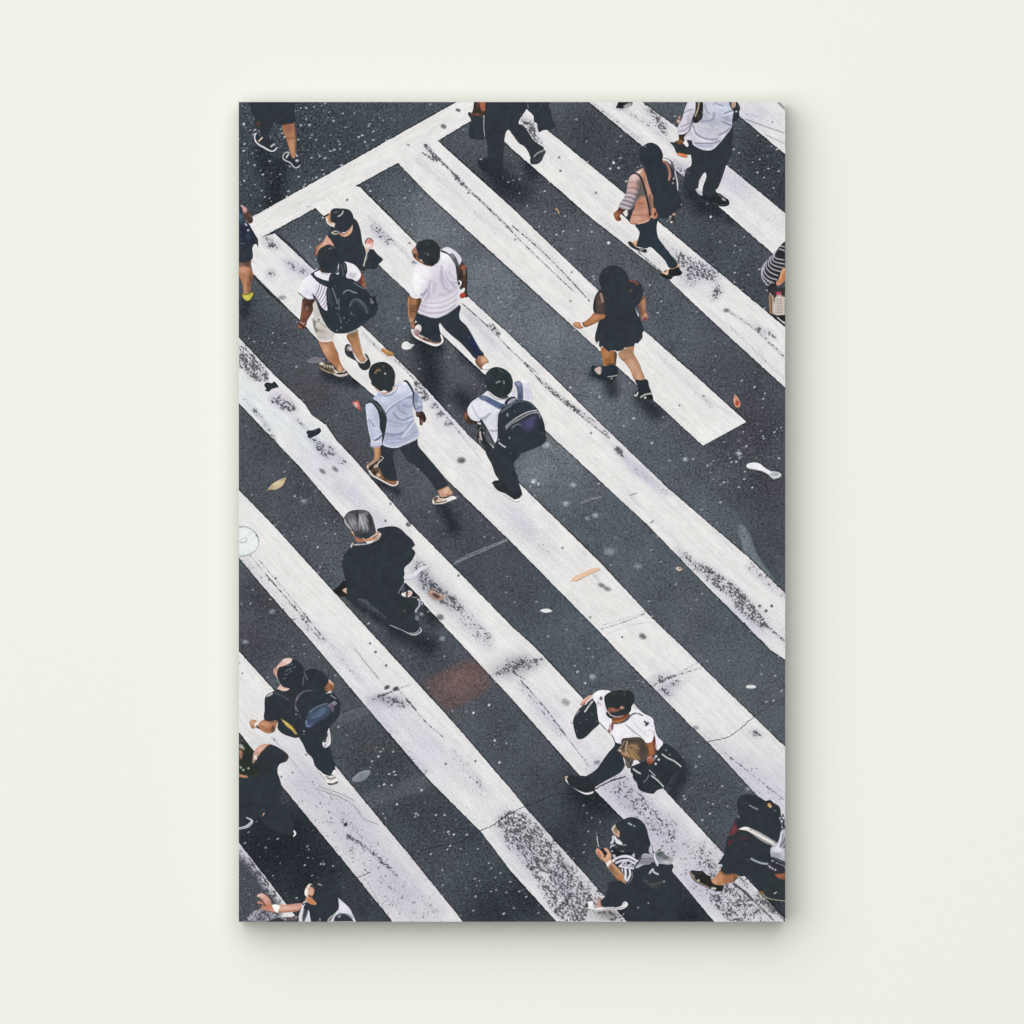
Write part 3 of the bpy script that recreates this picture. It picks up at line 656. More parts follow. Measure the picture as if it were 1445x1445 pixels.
# person in white t-shirt with black rucksack and beige shorts
a = F(410, 285, 140); f = F(410, 400, 140)
p = person('printed person in white t-shirt and beige shorts with a big black rucksack', 24, 'arm arm leg leg', [
 (f, "185,215 270,245 352,245 347,330 300,450 240,545 232,595 190,655 140,660 102,612 128,552 150,430 165,300", '#6d4335',
  [('b', "270,300", 80, 80, '#3c3128', .9), ('b', "330,330", 30, 90, '#3a3028', .9), ('s', "175,300 165,430 150,540", 3, '#8a5646', .9, 2), ('b', "238,362", 22, 30, '#86685e', 1), ('b', "205,440", 40, 60, '#84503f', .9), ('b', "150,620", 50, 30, '#a4634c', 1), ('s', "125,575 165,620 195,640", 2.2, '#241f20'), ('s', "140,568 175,582 205,578", 1.6, '#c9aa9c', .9), ('s', "232,552 225,600", 2, '#3a3f36', .9)]),
 (a, "1020,1020 1060,1080 1086,1180 1096,1262 1070,1290 1005,1220 1010,1120", '#7f4636', [('b', "1050,1120", 26, 60, '#8f5240', .8), ('b', "1050,1215", 30, 22, '#b06a58', .8), ('s', "1075,1120 1090,1260", 2, '#b88a70', .6), ('s', "1015,1100 1010,1220", 3, '#4b2a24', .8, 2)]),
 (f, "415,830 500,855 598,836 652,930 692,1020 712,1110 765,1225 795,1275 720,1300 655,1220 555,1120 480,1010 440,920", '#c88d69',
  [('g', "430,1000 690,1000", '#c08660', '#a8724e'), ('b', "520,960", 50, 110, '#d69f7c', .9, -20), ('s', "430,850 510,870 600,850", 3, '#9a6a4c', .7, 2), ('s', "610,1100 700,1110", 3, '#9a6645', .5, 3), ('b', "720,1240", 30, 50, '#dba98e', .8), ('s', "660,960 705,1110 770,1240", 2.5, '#a06c4a', .6, 2)]),
 (f, "830,740 880,700 965,675 992,760 1022,900 1062,1050 1095,1105 1040,1148 980,1095 925,1010 885,900 815,780", '#a9774f',
  [('b', "900,740", 60, 50, '#86603f', .9), ('b', "960,950", 40, 120, '#bd8863', .9, -15), ('s', "980,760 1010,900 1050,1050", 2, '#c99a74', .6), ('b', "1030,1090", 40, 40, '#c9977a', .8), ('s', "830,780 890,900", 2.4, '#7d5638', .7, 1.5)])])
p('shorts', f, "345,270 400,350 470,540 560,660 650,715 622,770 602,838 500,856 412,836 372,740 340,650 320,560 305,515 340,490 330,400", '#cdc7c1',
  [('b', "430,690", 90, 30, '#a39a90', .9, 15), ('b', "390,430", 30, 90, '#c4c2c0', .8), ('s', "345,560 350,650 380,690", 4, '#6f6c5c', .8, 2), ('b', "470,780", 90, 40, '#bdb3ac', .8), ('s', "405,822 500,842 600,822", 2.6, '#e6dcda', .9, 1), ('s', "400,530 460,600 520,640", 1.4, '#98928c', .8), ('d', "410,528", 1.2, '#3c3f42'), ('s', "315,510 345,540 400,560", 1.4, '#8c8780', .8)])
p('shorts_leg', f, "835,725 880,695 962,660 980,692 900,722", '#8d8d86', [('s', "850,720 960,675", 1, '#c0bdb4', .8)])
p('shoe', f, "410,1172 430,1148 462,1142 520,1160 600,1160 645,1230 720,1292 795,1262 828,1290 832,1332 762,1368 650,1345 520,1295 430,1235", '#4c4034',
  [('b', "455,1168", 36, 22, '#e0d8c6', 1), ('s', "480,1195 520,1190 560,1205 620,1215", 2, '#a89c84', .8), ('s', "490,1200 500,1220", 1, '#e0dac8'), ('s', "530,1195 540,1225", 1, '#e0dac8'), ('s', "570,1195 580,1235", 1, '#e0dac8'), ('s', "600,1200 625,1240", 1.2, '#e6e0d4'), ('s', "428,1225 520,1280 640,1312", 1.3, '#b0a68c'), ('s', "645,1318 720,1345 825,1318", 3.2, '#dccfca', .95, .8), ('s', "640,1268 700,1300 795,1278", 2.6, '#ecdcd4', 1, .6), ('s', "690,1312 790,1302 815,1285", 2.6, '#23262a', 1, .6), ('s', "560,1250 640,1290", 2, '#6a5c44', .8)])
p('shoe', f, "788,955 800,905 832,882 880,905 912,980 935,1070 990,1142 1060,1150 1108,1100 1085,1020 1150,1110 1165,1190 1122,1252 1062,1262 1008,1225 965,1140 900,1102 830,1062 795,1015", '#2f3338',
  [('b', "862,942", 42, 34, '#b8a9aa', 1), ('b', "880,960", 20, 24, '#ded2d2', .9), ('s', "815,930 835,1000", 1.2, '#7a787c', .8), ('s', "918,990 950,1070 1010,1138 1062,1146 1108,1100", 2.8, '#ecdcd4', 1, .6), ('s', "800,1010 880,1080 980,1150", 1.4, '#4e5256', .8), ('s', "1085,1030 1120,1060", 1.6, '#55585c', .8)])
p('t_shirt', f, "290,-140 400,-215 450,-165 570,-150 700,-160 690,-260 760,-312 850,-305 950,-255 1022,-150 1012,-80 945,-28 820,-60 700,60 545,50 532,402 470,372 380,250 340,240 270,248 190,205 105,132! 165,-20", '#eae6ef',
  [('b', "180,60", 90, 90, '#f5f3f6', .9), ('b', "260,140", 80, 60, '#dcd8e4', .8), ('b', "400,40", 60, 90, '#e2dfe9', .7), ('b', "880,-200", 80, 60, '#efedf2', .9), ('b', "900,-110", 70, 50, '#c9c5d2', .8),
   ('s', "108,138 190,205 270,243 345,232", 2.4, '#25272b', .95, .6), ('s', "320,160 365,200 420,300", 2.2, '#55525f', .8, 1), ('s', "380,20 375,110 345,180", 1.2, '#bcb7c8', .8), ('s', "425,10 405,100 372,170", 1.4, '#736f86', .85), ('s', "465,25 440,120 395,205", 1.5, '#736f86', .85), ('s', "500,50 470,150 420,240", 1.5, '#736f86', .85), ('s', "530,75 500,190 445,275", 1.5, '#736f86', .85), ('s', "535,150 512,250 465,320", 1.5, '#736f86', .85), ('s', "537,240 520,310 490,360", 1.5, '#736f86', .85),
   ('s', "480,30 455,130 408,222", 1, '#fbfafc', .8), ('s', "515,60 485,170 433,258", 1, '#fbfafc', .8), ('s', "535,110 508,220 458,300", 1, '#fbfafc', .8), ('s', "860,-120 960,-80", 1, '#9a96a6', .7), ('s', "850,-150 950,-140", .9, '#b4b0be', .7), ('s', "930,-60 1005,-130", 2, '#f7f5f8', .9), ('s', "450,-150 560,-135", 1.4, '#8a929c', .8), ('b', "680,-230", 20, 30, '#b9b7c2', .9)])
p('rucksack', f, "580,-135 640,-152 690,-130 705,-160 702,-250 715,-300 770,-315 810,-290 828,-180 812,-92 900,-62 1000,0 1100,92 1182,190 1228,185 1248,270 1268,335 1242,440 1180,492 1060,592 950,668 830,718 720,728 640,718 560,662 495,570 430,430 372,262 330,175 385,245 520,395 530,300 520,150 545,0", '#2f373f',
  [('b', "900,560", 240, 120, '#2c353e', .9), ('s', "770,145 800,108 850,97 910,126 962,138", 1.5, '#9aa0a4', .9), ('s', "860,330 895,252 960,226 1030,262 1090,330 1122,430", 1.3, '#868d93', .8), ('s', "880,330 925,268 990,255 1050,320", 1, '#6d757c', .8), ('s', "1010,280 1060,340 1085,420", 1, '#6d757c', .7), ('s', "980,300 1040,380", .9, '#5a636b', .8), ('s', "870,410 895,450 930,470", 1.2, '#5c656d', .8), ('b', "885,438", 14, 12, '#6a7278', .8),
   ('s', "608,65 650,180 680,290", 1.3, '#8a9095', .9), ('s', "703,225 705,385", 1.8, '#737a80', .8), ('s', "680,430 720,500 742,580", 1.6, '#656c73', .8), ('d', "665,360 780,502 735,645 680,686", 1.1, '#9aa0a4', .8), ('d', "815,566 855,535 645,42", .8, '#868c91', .8), ('s', "570,90 600,330", 3.5, '#424d49', .8, 2), ('s', "545,60 560,300", 1.2, '#4a525a', .8), ('s', "560,-120 610,-60", 1.4, '#4f5860', .6),
   ('s', "925,-10 1000,40 1080,80", 1.2, '#9aa1a6', .7), ('s', "1165,240 1185,200", 1.4, '#aeb4b8', .8), ('b', "1190,272", 24, 22, '#888d92', .9), ('s', "1180,200 1225,230 1245,300", 4, '#262c33', .8, 2), ('s', "735,-280 760,-200 765,-120", 1.6, '#5c646c', .8), ('s', "780,-290 800,-200", 1.2, '#6b737a', .7), ('s', "1130,330 1160,440", 1.2, '#434b53', .8)])
p('shoulder_strap', a, "285,1052! 415,968 430,988 345,1045 460,1125 590,1165 600,1250 520,1235 400,1170", '#2d343c', [('s', "350,1055 460,1120 560,1150", 1.3, '#8a9096', .8), ('s', "300,1060 400,1140 520,1220", 1, '#4f575f', .8)])
p('hair', a, "385,790 420,690 500,638 560,618 620,645 655,672 702,760 690,880 662,990 640,1025 500,1032 440,1005 420,920 388,850", '#2f373d',
  [('b', "540,780", 90, 70, '#34363a', .8), ('s', "560,682 600,668", 1.3, '#8c979c', .8), ('d', "640,665", .9, '#8c979c', .8), ('b', "460,985", 40, 26, '#4a3f34', .8), ('s', "345,820 375,850 395,880", 1.5, '#1f2326', .9)])

# person in white t-shirt, tattooed arm, dark jeans
c = F(565, 330, 140); f = F(565, 420, 140)
p = person('printed person in plain white t-shirt and dark jeans with one white trainer heel raised', 14, 'face arm arm foot', [
 (c, "240,175 192,210 165,250 178,300 200,352 260,405 300,425 340,448 430,475 470,462 400,440 300,380 260,300", '#96664f', [('b', "215,245", 34, 50, '#b07864', 1), ('b', "200,320", 40, 30, '#4f3a30', .9), ('b', "300,392", 30, 24, '#d2a48c', 1, 30), ('s', "270,375 310,420", 1.4, '#6a4334', .8), ('s', "330,440 430,468", 1.6, '#a87458', .9)]),
 (c, "875,405 940,455 968,510 973,700 968,850 988,905 940,925 928,860 895,800 850,730 825,640 825,560 850,470", '#463931', [('b', "920,490", 40, 34, '#a8543f', 1), ('b', "930,560", 20, 50, '#84695a', .9), ('b', "945,700", 20, 90, '#4e4036', .9), ('s', "960,470 965,600 968,840", 2, '#2c2926', .9, 1), ('b', "880,600", 30, 60, '#332c29', .9), ('b', "950,880", 20, 40, '#2a2c2e', .9)]),
 (c, "130,905 220,940 302,940 295,1040 272,1110 250,1180 235,1270 242,1300 215,1362 170,1375 148,1310 122,1240 112,1100 105,1000", '#8e6043',
  [('s', "120,930 112,1050 130,1240", 1.6, '#c99a78', .8), ('b', "190,1000", 60, 50, '#a8734f', .9), ('s', "275,960 265,1090 240,1230", 5, '#4d3626', .9, 3), ('b', "180,1100", 40, 40, '#7d5439', .8), ('b', "190,1180", 34, 40, '#a06d4c', .8), ('b', "160,1260", 34, 34, '#bd8c6e', 1), ('b', "180,1330", 30, 36, '#b58064', .9), ('s', "160,1040 230,1050", 1.2, '#5d3f2b', .8), ('s', "150,1130 220,1140", 1.2, '#5d3f2b', .7), ('s', "205,1270 225,1290 222,1330", 3, '#2a2624', .9, 1), ('s', "165,1290 200,1330", 1.2, '#70482f', .8)]),
 (f, "1090,910 1125,855 1215,840 1265,890 1285,945 1200,1005 1190,1050 1130,1000 1095,950", '#b88768', [('b', "1215,905", 40, 40, '#d5a582', 1), ('s', "1105,880 1120,960 1180,1020", 4, '#6d4c38', .9, 2), ('s', "1150,880 1180,980 1230,985", 1.6, '#7d5a44', .7)])])
p('jeans', f, "245,230 330,252 430,282 520,296 600,278 720,215 862,110 856,250 872,320 962,410 1032,520 1102,650 1162,750 1217,838 1140,852 1098,892 1000,790 880,662 760,562 660,472 575,365! 560,400 582,520 572,640 480,622 360,582 288,540 300,440 230,400 212,350", '#30373f',
  [('b', "1090,720", 60, 130, '#212a4c', .95, -28), ('b', "1010,560", 40, 80, '#2a3146', .8, -25), ('d', "1000,575", 1.3, '#4f6080', .9), ('s', "1060,650 1110,690", 1.1, '#3f4a78', .8), ('s', "1000,480 1060,600", .9, '#3c4660', .8), ('s', "1120,700 1180,810", 1, '#3f4a78', .7), ('b', "220,352", 18, 14, '#e6e4e8', 1), ('s', "870,320 960,405", 1, '#4e5660', .7)])
p('trainer', f, "155,458! 200,458 228,410 270,392 302,420 302,480 270,530 310,550 400,600 480,640 560,650 600,630 582,545 595,530 628,620 602,672 520,708 440,692 330,642 238,598 178,540", '#efe9e4',
  [('b', "232,505", 40, 46, '#9c7d84', .95), ('b', "205,480", 18, 20, '#c9a9a4', .8), ('s', "255,480 285,500 262,535", 1.4, '#5a4448', .9), ('s', "240,545 320,600 430,640 520,660 580,648", 2.4, '#8c5a4e', .95, .7), ('s', "300,555 400,612 520,662", 1.1, '#3a2c2c', .8), ('s', "340,595 380,620 420,622", 2.4, '#5d3630', .9), ('s', "270,410 292,450 270,500", 1.2, '#b0a4a8', .8)])
p('shoe', f, "1190,1020 1200,1000 1262,958 1335,985 1292,1042 1215,1048", '#efefec', [('s', "1195,1035 1215,1050 1290,1044", 1.5, '#77716e', .8)])
p('t_shirt', c, "490,462 560,400 582,330 575,250 620,212 690,192 760,224 850,298 892,370 880,420 852,470 822,560 822,640 838,740 852,820 873,900 867,1003 800,1082 700,1152 600,1207 520,1228 430,1217 330,1182 258,1150 270,1080 302,1000 304,940 220,944 150,912 133,860 140,780 162,660 220,440 300,445 430,478", '#dcd6e2',
  [('b', "250,620", 130, 170, '#fbf9fa', 1), ('b', "350,560", 120, 90, '#f6f3f6', .9), ('b', "640,330", 110, 100, '#f5f3f6', 1), ('b', "220,800", 90, 110, '#f7f5f8', .95), ('b', "620,720", 170, 170, '#c9c3d2', .75), ('b', "420,860", 80, 90, '#c2bccd', .7), ('b', "650,470", 90, 60, '#e6e1ea', .8), ('b', "780,1000", 80, 80, '#d9d5d8', .9), ('b', "330,1060", 60, 60, '#bcb6ca', .6),
   ('s', "160,740 200,860 230,900", 1.2, '#cdc7d6', .8), ('s', "300,890 350,868 385,820", 2.6, '#8c86a0', .8, 1.5), ('s', "325,925 350,880", 2, '#a49eb4', .8, 1), ('s', "440,690 420,800 408,900 370,960", 3, '#aaa3b8', .7, 2), ('s', "500,720 480,830", 3, '#b0aabe', .6, 2), ('s', "600,480 620,600 700,720 810,775", 3, '#a59fb4', .75, 2), ('s', "640,570 700,690 815,720", 2.4, '#aaa4b8', .75, 1.5), ('s', "590,560 600,680 660,800 740,840", 3, '#aba5ba', .7, 2), ('s', "560,900 680,880 800,800", 3, '#b4aec0', .6, 2), ('s', "700,560 760,630 815,660", 1.6, '#b9b3c4', .8),
   ('s', "620,530 650,640 740,760", 1.6, '#efecf2', .8, 1), ('s', "450,720 440,850", 1.6, '#e6e2ec', .8, 1),
   ('s', "310,985 430,1012 600,1000 770,915 850,840", 1.8, '#a8a2b6', .5, 1.2), ('s', "310,1005 430,1032 600,1020 770,940", 1.6, '#efecf3', .45), ('s', "300,1050 450,1085 640,1062 820,962", 1.8, '#a39db2', .5, 1.2), ('s', "295,1072 450,1105 640,1084 830,985", 1.6, '#edeaf1', .45), ('s', "270,1098 330,1130 420,1152 560,1152 700,1108 800,1040", 2, '#8f89a2', .6, 1.2), ('s', "265,1120 420,1175 560,1175 700,1130", 1.6, '#e6e2ec', .45), ('s', "262,1150 430,1214 520,1225 600,1203 800,1080", 1.2, '#a59fb2', .7),
   ('s', "560,255 640,262 720,300", 1.4, '#8a8794', .8), ('s', "840,760 860,860 860,980", 3, '#e9e6ec', .8, 1.5)])
p('shoulder_strap', c, "585,243 680,268 722,300 730,285 765,285 802,330 845,420 858,480 835,560 830,600 818,600 802,470 752,375 690,302", '#5a5d63', [('b', "760,320", 40, 40, '#8a8c92', .8), ('b', "830,520", 24, 60, '#33363c', .9), ('s', "600,250 690,290 760,380 810,500", 1, '#2c2f34', .8)])
p('hair', c, "228,168 260,125 300,100 400,78 480,93 548,150 578,240 568,330 532,412 472,468 420,460 350,445 325,400 300,370 262,365 258,300 238,235", '#2f3639', [('b', "400,300", 16, 18, '#7a716a', .9), ('b', "352,285", 14, 12, '#5c5852', .7), ('d', "392,150", 1, '#4c545c', .8), ('b', "450,400", 60, 50, '#2b2b2a', .7), ('b', "330,200", 60, 60, '#2c3437', .8)])
p('phone', c, "868,885 925,855 940,918 878,935", '#b8392b', [('b', "920,880", 16, 16, '#d9604a', .8)])
p('earphone_cord', c, "840,680! 885,690 888,730 850,785 838,775 872,730 866,705!", '#f0eef0')
p('wristband', c, "870,850 930,785 935,830 905,855", '#eeecec')

# person in dark trousers, cut by the top edge
f = F(650, 140, 140)
p = person('printed person in dark trousers carrying a black bag, cut off by the top middle edge', 10, 'hand hand', [
 (f, "195,20! 370,20! 362,160 345,240 160,245 110,215 170,180", '#3c3530', [('p', "268,20! 366,20! 358,165 300,150", '#b86a4c', .95, 1), ('b', "325,130", 30, 40, '#a85a44', .9), ('b', "240,222", 60, 18, '#7a4a3c', .9), ('b', "250,80", 20, 40, '#5c4438', .8)]),
 (f, "1222,20! 1300,20! 1292,112 1262,124 1240,90", '#c99a8c', [('s', "1290,40 1285,110", 1.2, '#8a5c50', .8)])])
p('coat', f, "985,20! 1312,20! 1292,110 1330,200 1347,310 1382,400 1290,442 1200,452 1140,475 1108,350 1070,330 1058,240 970,140", D, [('s', "975,60 985,130", 1.2, '#7d8489', .8), ('d', "1172,72", 1, '#6a7177', .8), ('s', "1305,60 1335,200 1350,290", 1.6, '#8b9096', .7)])
p('trousers', f, "358,20! 975,20! 960,140 880,262 845,355 900,372 960,440 1050,580 1120,642 1212,722 1110,800 1040,860 1012,840 990,780 930,692 850,642 750,510 688,448 640,580 620,850 600,1000 560,1095 440,1095 400,862 385,620 350,540 345,260 355,200", D)
p('shoe', f, "400,850 300,866 252,892 260,972 320,1052 420,1105 602,1098 612,1000 590,900", '#2c333a', [('b', "295,872", 18, 10, '#d4d8da', .9), ('s', "255,960 320,1050 420,1100", 1, '#4a525a', .7)])
p('shoe', f, "1015,860 1060,820 1120,770 1205,730 1238,757 1205,840 1182,892 1112,945 1030,945 1012,905", '#343b42', [('s', "1070,835 1120,785 1222,742", 1.6, '#a4a8ac'), ('s', "1050,880 1110,900 1170,850", 1.2, '#565d64', .8), ('b', "1075,930", 22, 12, '#4a5056', .8), ('s', "1195,740 1190,850", 1, '#5c646a', .7)])
p('handbag', f, "105,205 160,190 180,235 330,250 345,420 352,545 330,588 200,582 128,552 123,430 150,300", D, [('s', "340,255 340,420 356,560", 1.3, '#b0b4b8'), ('b', "352,242", 16, 16, '#dcdfe2'), ('b', "162,195", 16, 10, '#cfd2d4', .9), ('s', "160,240 240,225 310,245", 2.4, '#6d4a3c', .8)])

# person with very long hair, peach jacket
f = F(845, 190, 140); b = F(845, 280, 140)
p = person('printed person with long black hair over a peach jacket, with black rucksack and leggings', 10, 'arm foot ankle foot', [
 (f, "300,1045 430,1080 385,1105 335,1150 305,1185 328,1232 300,1258 258,1252 225,1202 216,1150 258,1108 282,1078", '#7a4835', [('b', "345,1080", 50, 30, '#48312c', .95), ('b', "255,1170", 30, 44, '#ab6840', .95), ('b', "285,1230", 30, 20, '#8a4f38', .9), ('s', "290,1190 312,1240", 1.3, '#3a2622', .8)]),
 (b, "478,645 515,622 555,612 548,700 505,685", '#dbb08a', [('s', "490,650 540,690", 1.2, '#9a7250', .7)]),
 (b, "1035,1020 1140,985 1160,950 1180,1000 1120,1030 1050,1040", '#d4a37f', [('s', "1040,1035 1120,1025 1165,1000", 1, '#8a6248', .8)]),
 (b, "940,1065 990,1035 1015,1040 1015,1105 970,1115 942,1098", '#dcae8e', [('b', "966,1056", 14, 14, '#2a2624', 1), ('b', "985,1090", 14, 18, '#eac6a8', .8)])])
p('leggings', b, "535,370 740,305 760,275 862,265 852,350 842,420 862,560 942,680 1042,810 1145,968 1040,1018 960,902 830,772 750,707 690,728 600,712 548,692 590,530 588,480", '#2f3942')
p('shoe', b, "425,632 470,632 520,690 580,722 650,730 697,750 692,790 620,775 540,745 480,715 430,662", '#24272a', [('b', "620,748", 34, 14, '#a89c9c', .9), ('s', "440,640 500,700 560,730", 1, '#4c4f52', .7), ('b', "680,775", 14, 10, '#55504e', .8)])
p('shoe', b, "900,1085 950,1100 1002,1112 1022,1035 1080,1030 1160,1002 1192,1050 1218,1078 1182,1122 1092,1135 1042,1180 970,1165 908,1122", '#26292b', [('s', "1020,1040 1010,1110", 1, '#4a4c4c', .7), ('b', "1030,1130", 40, 14, '#3a3a36', .7)])
p('key_charm', f, "1005,1215 1060,1165 1130,1125 1115,1190 1102,1292 1040,1302 1008,1245", '#4c4847', [('b', "1058,1275", 18, 12, '#eceaea'), ('b', "1040,1195", 20, 18, '#b4bab0'), ('b', "1092,1160", 22, 16, '#d8b4b0'), ('b', "1030,1235", 12, 14, '#9aa094', .9), ('b', "1080,1220", 16, 40, '#2c2a2c', .8)])
p('jacket', f, "522,552! 640,482! 685,580 735,760 790,900 800,1050 762,1100 752,1200 722,1262 600,1302 480,1304 442,1272 480,1130 540,980 580,880 585,700 590,640 560,580", '#c18a72',
  [('p', "585,640 640,720 690,880 605,905 560,985 570,850", '#5d5a59', .95, 2.5), ('b', "640,600", 40, 60, '#cf9a80', .8), ('p', "528,550! 632,508! 590,572", '#e6e0de', .95, .8), ('b', "660,650", 20, 90, '#a86f5c', .8), ('b', "600,1000", 70, 60, '#b8775c', .8), ('b', "540,1220", 60, 50, '#d29e86', .9), ('s', "560,1010 660,1000", 1.2, '#96624e', .7), ('s', "530,1080 690,1060", 1.2, '#96624e', .6), ('s', "510,1140 690,1120", 1.2, '#dca890', .7), ('s', "500,1180 690,1170", 1.2, '#96624e', .6), ('s', "490,1230 600,1235 710,1210", 1.2, '#dca890', .7), ('s', "478,1292 600,1288 722,1252", 1.6, '#e0b09a', .9), ('b', "725,1180", 26, 40, '#b56a4e', .9), ('s', "745,900 760,1080", 4, '#6d5044', .8, 2.5), ('s', "480,1300 560,1300", 1.4, '#7a4a3c', .8),
   ('s', "525,562 560,572 612,625 660,760 700,920 736,1085 748,1190", 2.8, '#2a2e34', 1, .6)])
p('jacket_side', f, "430,1080 520,1020 490,1130 445,1275! 400,1222 325,1150 345,1135 400,1190 415,1120", '#333a40', [('p', "362,1120 412,1095 405,1195", '#d6b0a6', .9, 1)])
p('sleeve', f, "440,640 470,595 520,575 565,592 605,680 592,800 562,920 505,1060 430,1092 298,1050 350,940 400,840 420,720", '#b39a9c',
  [('g', "500,580 380,1060", '#cfa69b', '#a59aa2'), ('b', "500,620", 60, 50, '#dcc0ba', .9), ('b', "520,760", 50, 40, '#c0907c', .8), ('s', "595,700 575,860 500,1060", 7, '#5c545a', .8, 4),
   ('s', "435,700 500,690 585,720", 1.2, '#a07868', .7), ('s', "430,740 500,735 580,760", 1.3, '#e2c4b6', .6), ('s', "425,780 490,770 570,800", 1.3, '#94705f', .7), ('s', "418,815 480,805 560,840", 1.3, '#e0cbc6', .6), ('s', "402,850 480,850 545,880", 1.4, '#7d7078', .8), ('s', "392,880 470,885 535,915", 1.4, '#e6e0e6', .6), ('s', "380,905 460,915 525,940", 1.4, '#6d6470', .85), ('s', "370,930 450,945 510,970", 1.4, '#e0dbe2', .6), ('s', "355,955 440,975 495,1000", 1.4, '#665e6a', .85), ('s', "345,980 430,1005 480,1025", 1.4, '#e4dfe6', .6), ('s', "330,1008 415,1035 465,1050", 1.4, '#665e6a', .85), ('s', "315,1035 405,1065 440,1075", 1.4, '#d9d4dc', .9)])
p('rucksack', f, "930,345 1000,350 1062,390 1092,460 1122,560 1152,700 1162,850 1202,950 1245,1015 1232,1030 1182,1072 1080,1142 1000,1212 900,1218 848,1192 800,1082 790,950 800,600 900,420", D,
  [('s', "935,380 990,425 1025,520 1035,600 1018,655", 3.4, '#b98476', 1, .7), ('s', "945,385 1000,450 1022,560", 1.2, '#8a4f40', .8), ('s', "932,358 1010,380 1058,440", 2.6, '#eceaea', 1, .6), ('s', "1060,430 1090,520 1100,630", 3.2, '#5b5562', .95, .8), ('s', "1112,530 1140,660 1155,805", 2, '#e6e4e8'), ('b', "1090,640", 12, 16, '#d4ccd0'), ('b', "1080,705", 14, 14, '#a898a0'), ('d', "1205,1018", 1.2, '#aab0b4', .9), ('b', "1080,560", 20, 60, '#33303a', .6)])
p('hand', f, "765,1095 810,1065 835,1120 855,1190 800,1228 770,1195", '#bb7a5c', [('b', "818,1158", 12, 28, '#3a2c28', 1), ('s', "800,1080 790,1200 830,1210", 1.2, '#dca488', .7)])
p('hair', f, "605,190 650,158 740,117 830,138 902,210 934,300 928,380 965,470 1005,600 1000,760 905,905 790,890 740,740 690,570 655,440 600,380 586,280", '#30373f', [('b', "670,172", 22, 10, '#8a9298', .8), ('b', "910,300", 14, 60, '#2a2228', .7), ('s', "640,460 680,580", 1.4, '#2a2c30', .8)])

# person in light shirt with dark folder, cut by the top edge
f = F(920, 140, 140); g = F(722, 144, 386)
p = person('printed person in pale lilac shirt and dark trousers holding a black folder with an orange tag', 22, 'arm hand arm', [
 (f, "395,510 485,505 472,600 432,662 380,664 325,630 390,588", '#45352a', [('b', "410,625", 50, 34, '#93623f', 1), ('s', "350,628 400,650 440,640", 1.2, '#4f3422', .7), ('s', "470,520 460,590", 2, '#2d2824', .8, 1)]),
 (f, "380,250 400,240 425,270 438,300 385,375 350,352", '#7d5a54', [('b', "385,320", 20, 24, '#d8c0b8', .9), ('b', "400,265", 14, 14, '#e0b4ac', .9), ('s', "365,360 380,380", 1.6, '#2a2c30')]),
 (f, "1140,20! 1220,20! 1218,102 1180,135 1150,110", '#c4a38a', [('s', "1160,40 1190,120", 1.2, '#9a7458', .7)])])
p('trousers', f, "510,600 575,598 600,662 680,712 760,742 870,737 980,642 1072,530 1160,395 1168,620 1152,800 1092,930 1042,1080 962,1290 928,1325 960,1380 970,1445 900,1470 800,1440 745,1420 738,1300 785,1075 690,1178 672,1290 640,1332 560,1330 480,1300 468,1200 500,1020 572,960 562,790 530,650", D, [('s', "510,1050 540,1085", 1, '#747c84', .7), ('s', "495,1040 520,1100", .9, '#5a626a', .6)])
p('shoe', g, "1000,495 1050,505 1085,480 1130,505 1148,522 1144,546 1095,550 1045,525", '#272c31', [('b', "1120,515", 12, 4, '#cfd2d4', .9, 30), ('s', "1090,490 1130,510", .9, '#8a8f94', .8), ('s', "1060,532 1100,545 1140,540", .9, '#62686e', .7)])
p('shoe', f, "636,1322 665,1298 735,1372 722,1405", '#d2d5da', [('s', "650,1320 720,1390", 1.2, '#8b929a', .8)])
p('folder', f, "258,620! 330,632 400,668 450,645 520,692 532,600 582,600 562,800 480,802 370,792 320,700", '#31393d')
p('folder_tag', f, "365,795 430,786 520,826 495,852 420,832", '#d8703a', [('s', "380,795 500,830", 1.2, '#f0a878', .8), ('s', "420,835 495,850", 1, '#a84a20', .8)])
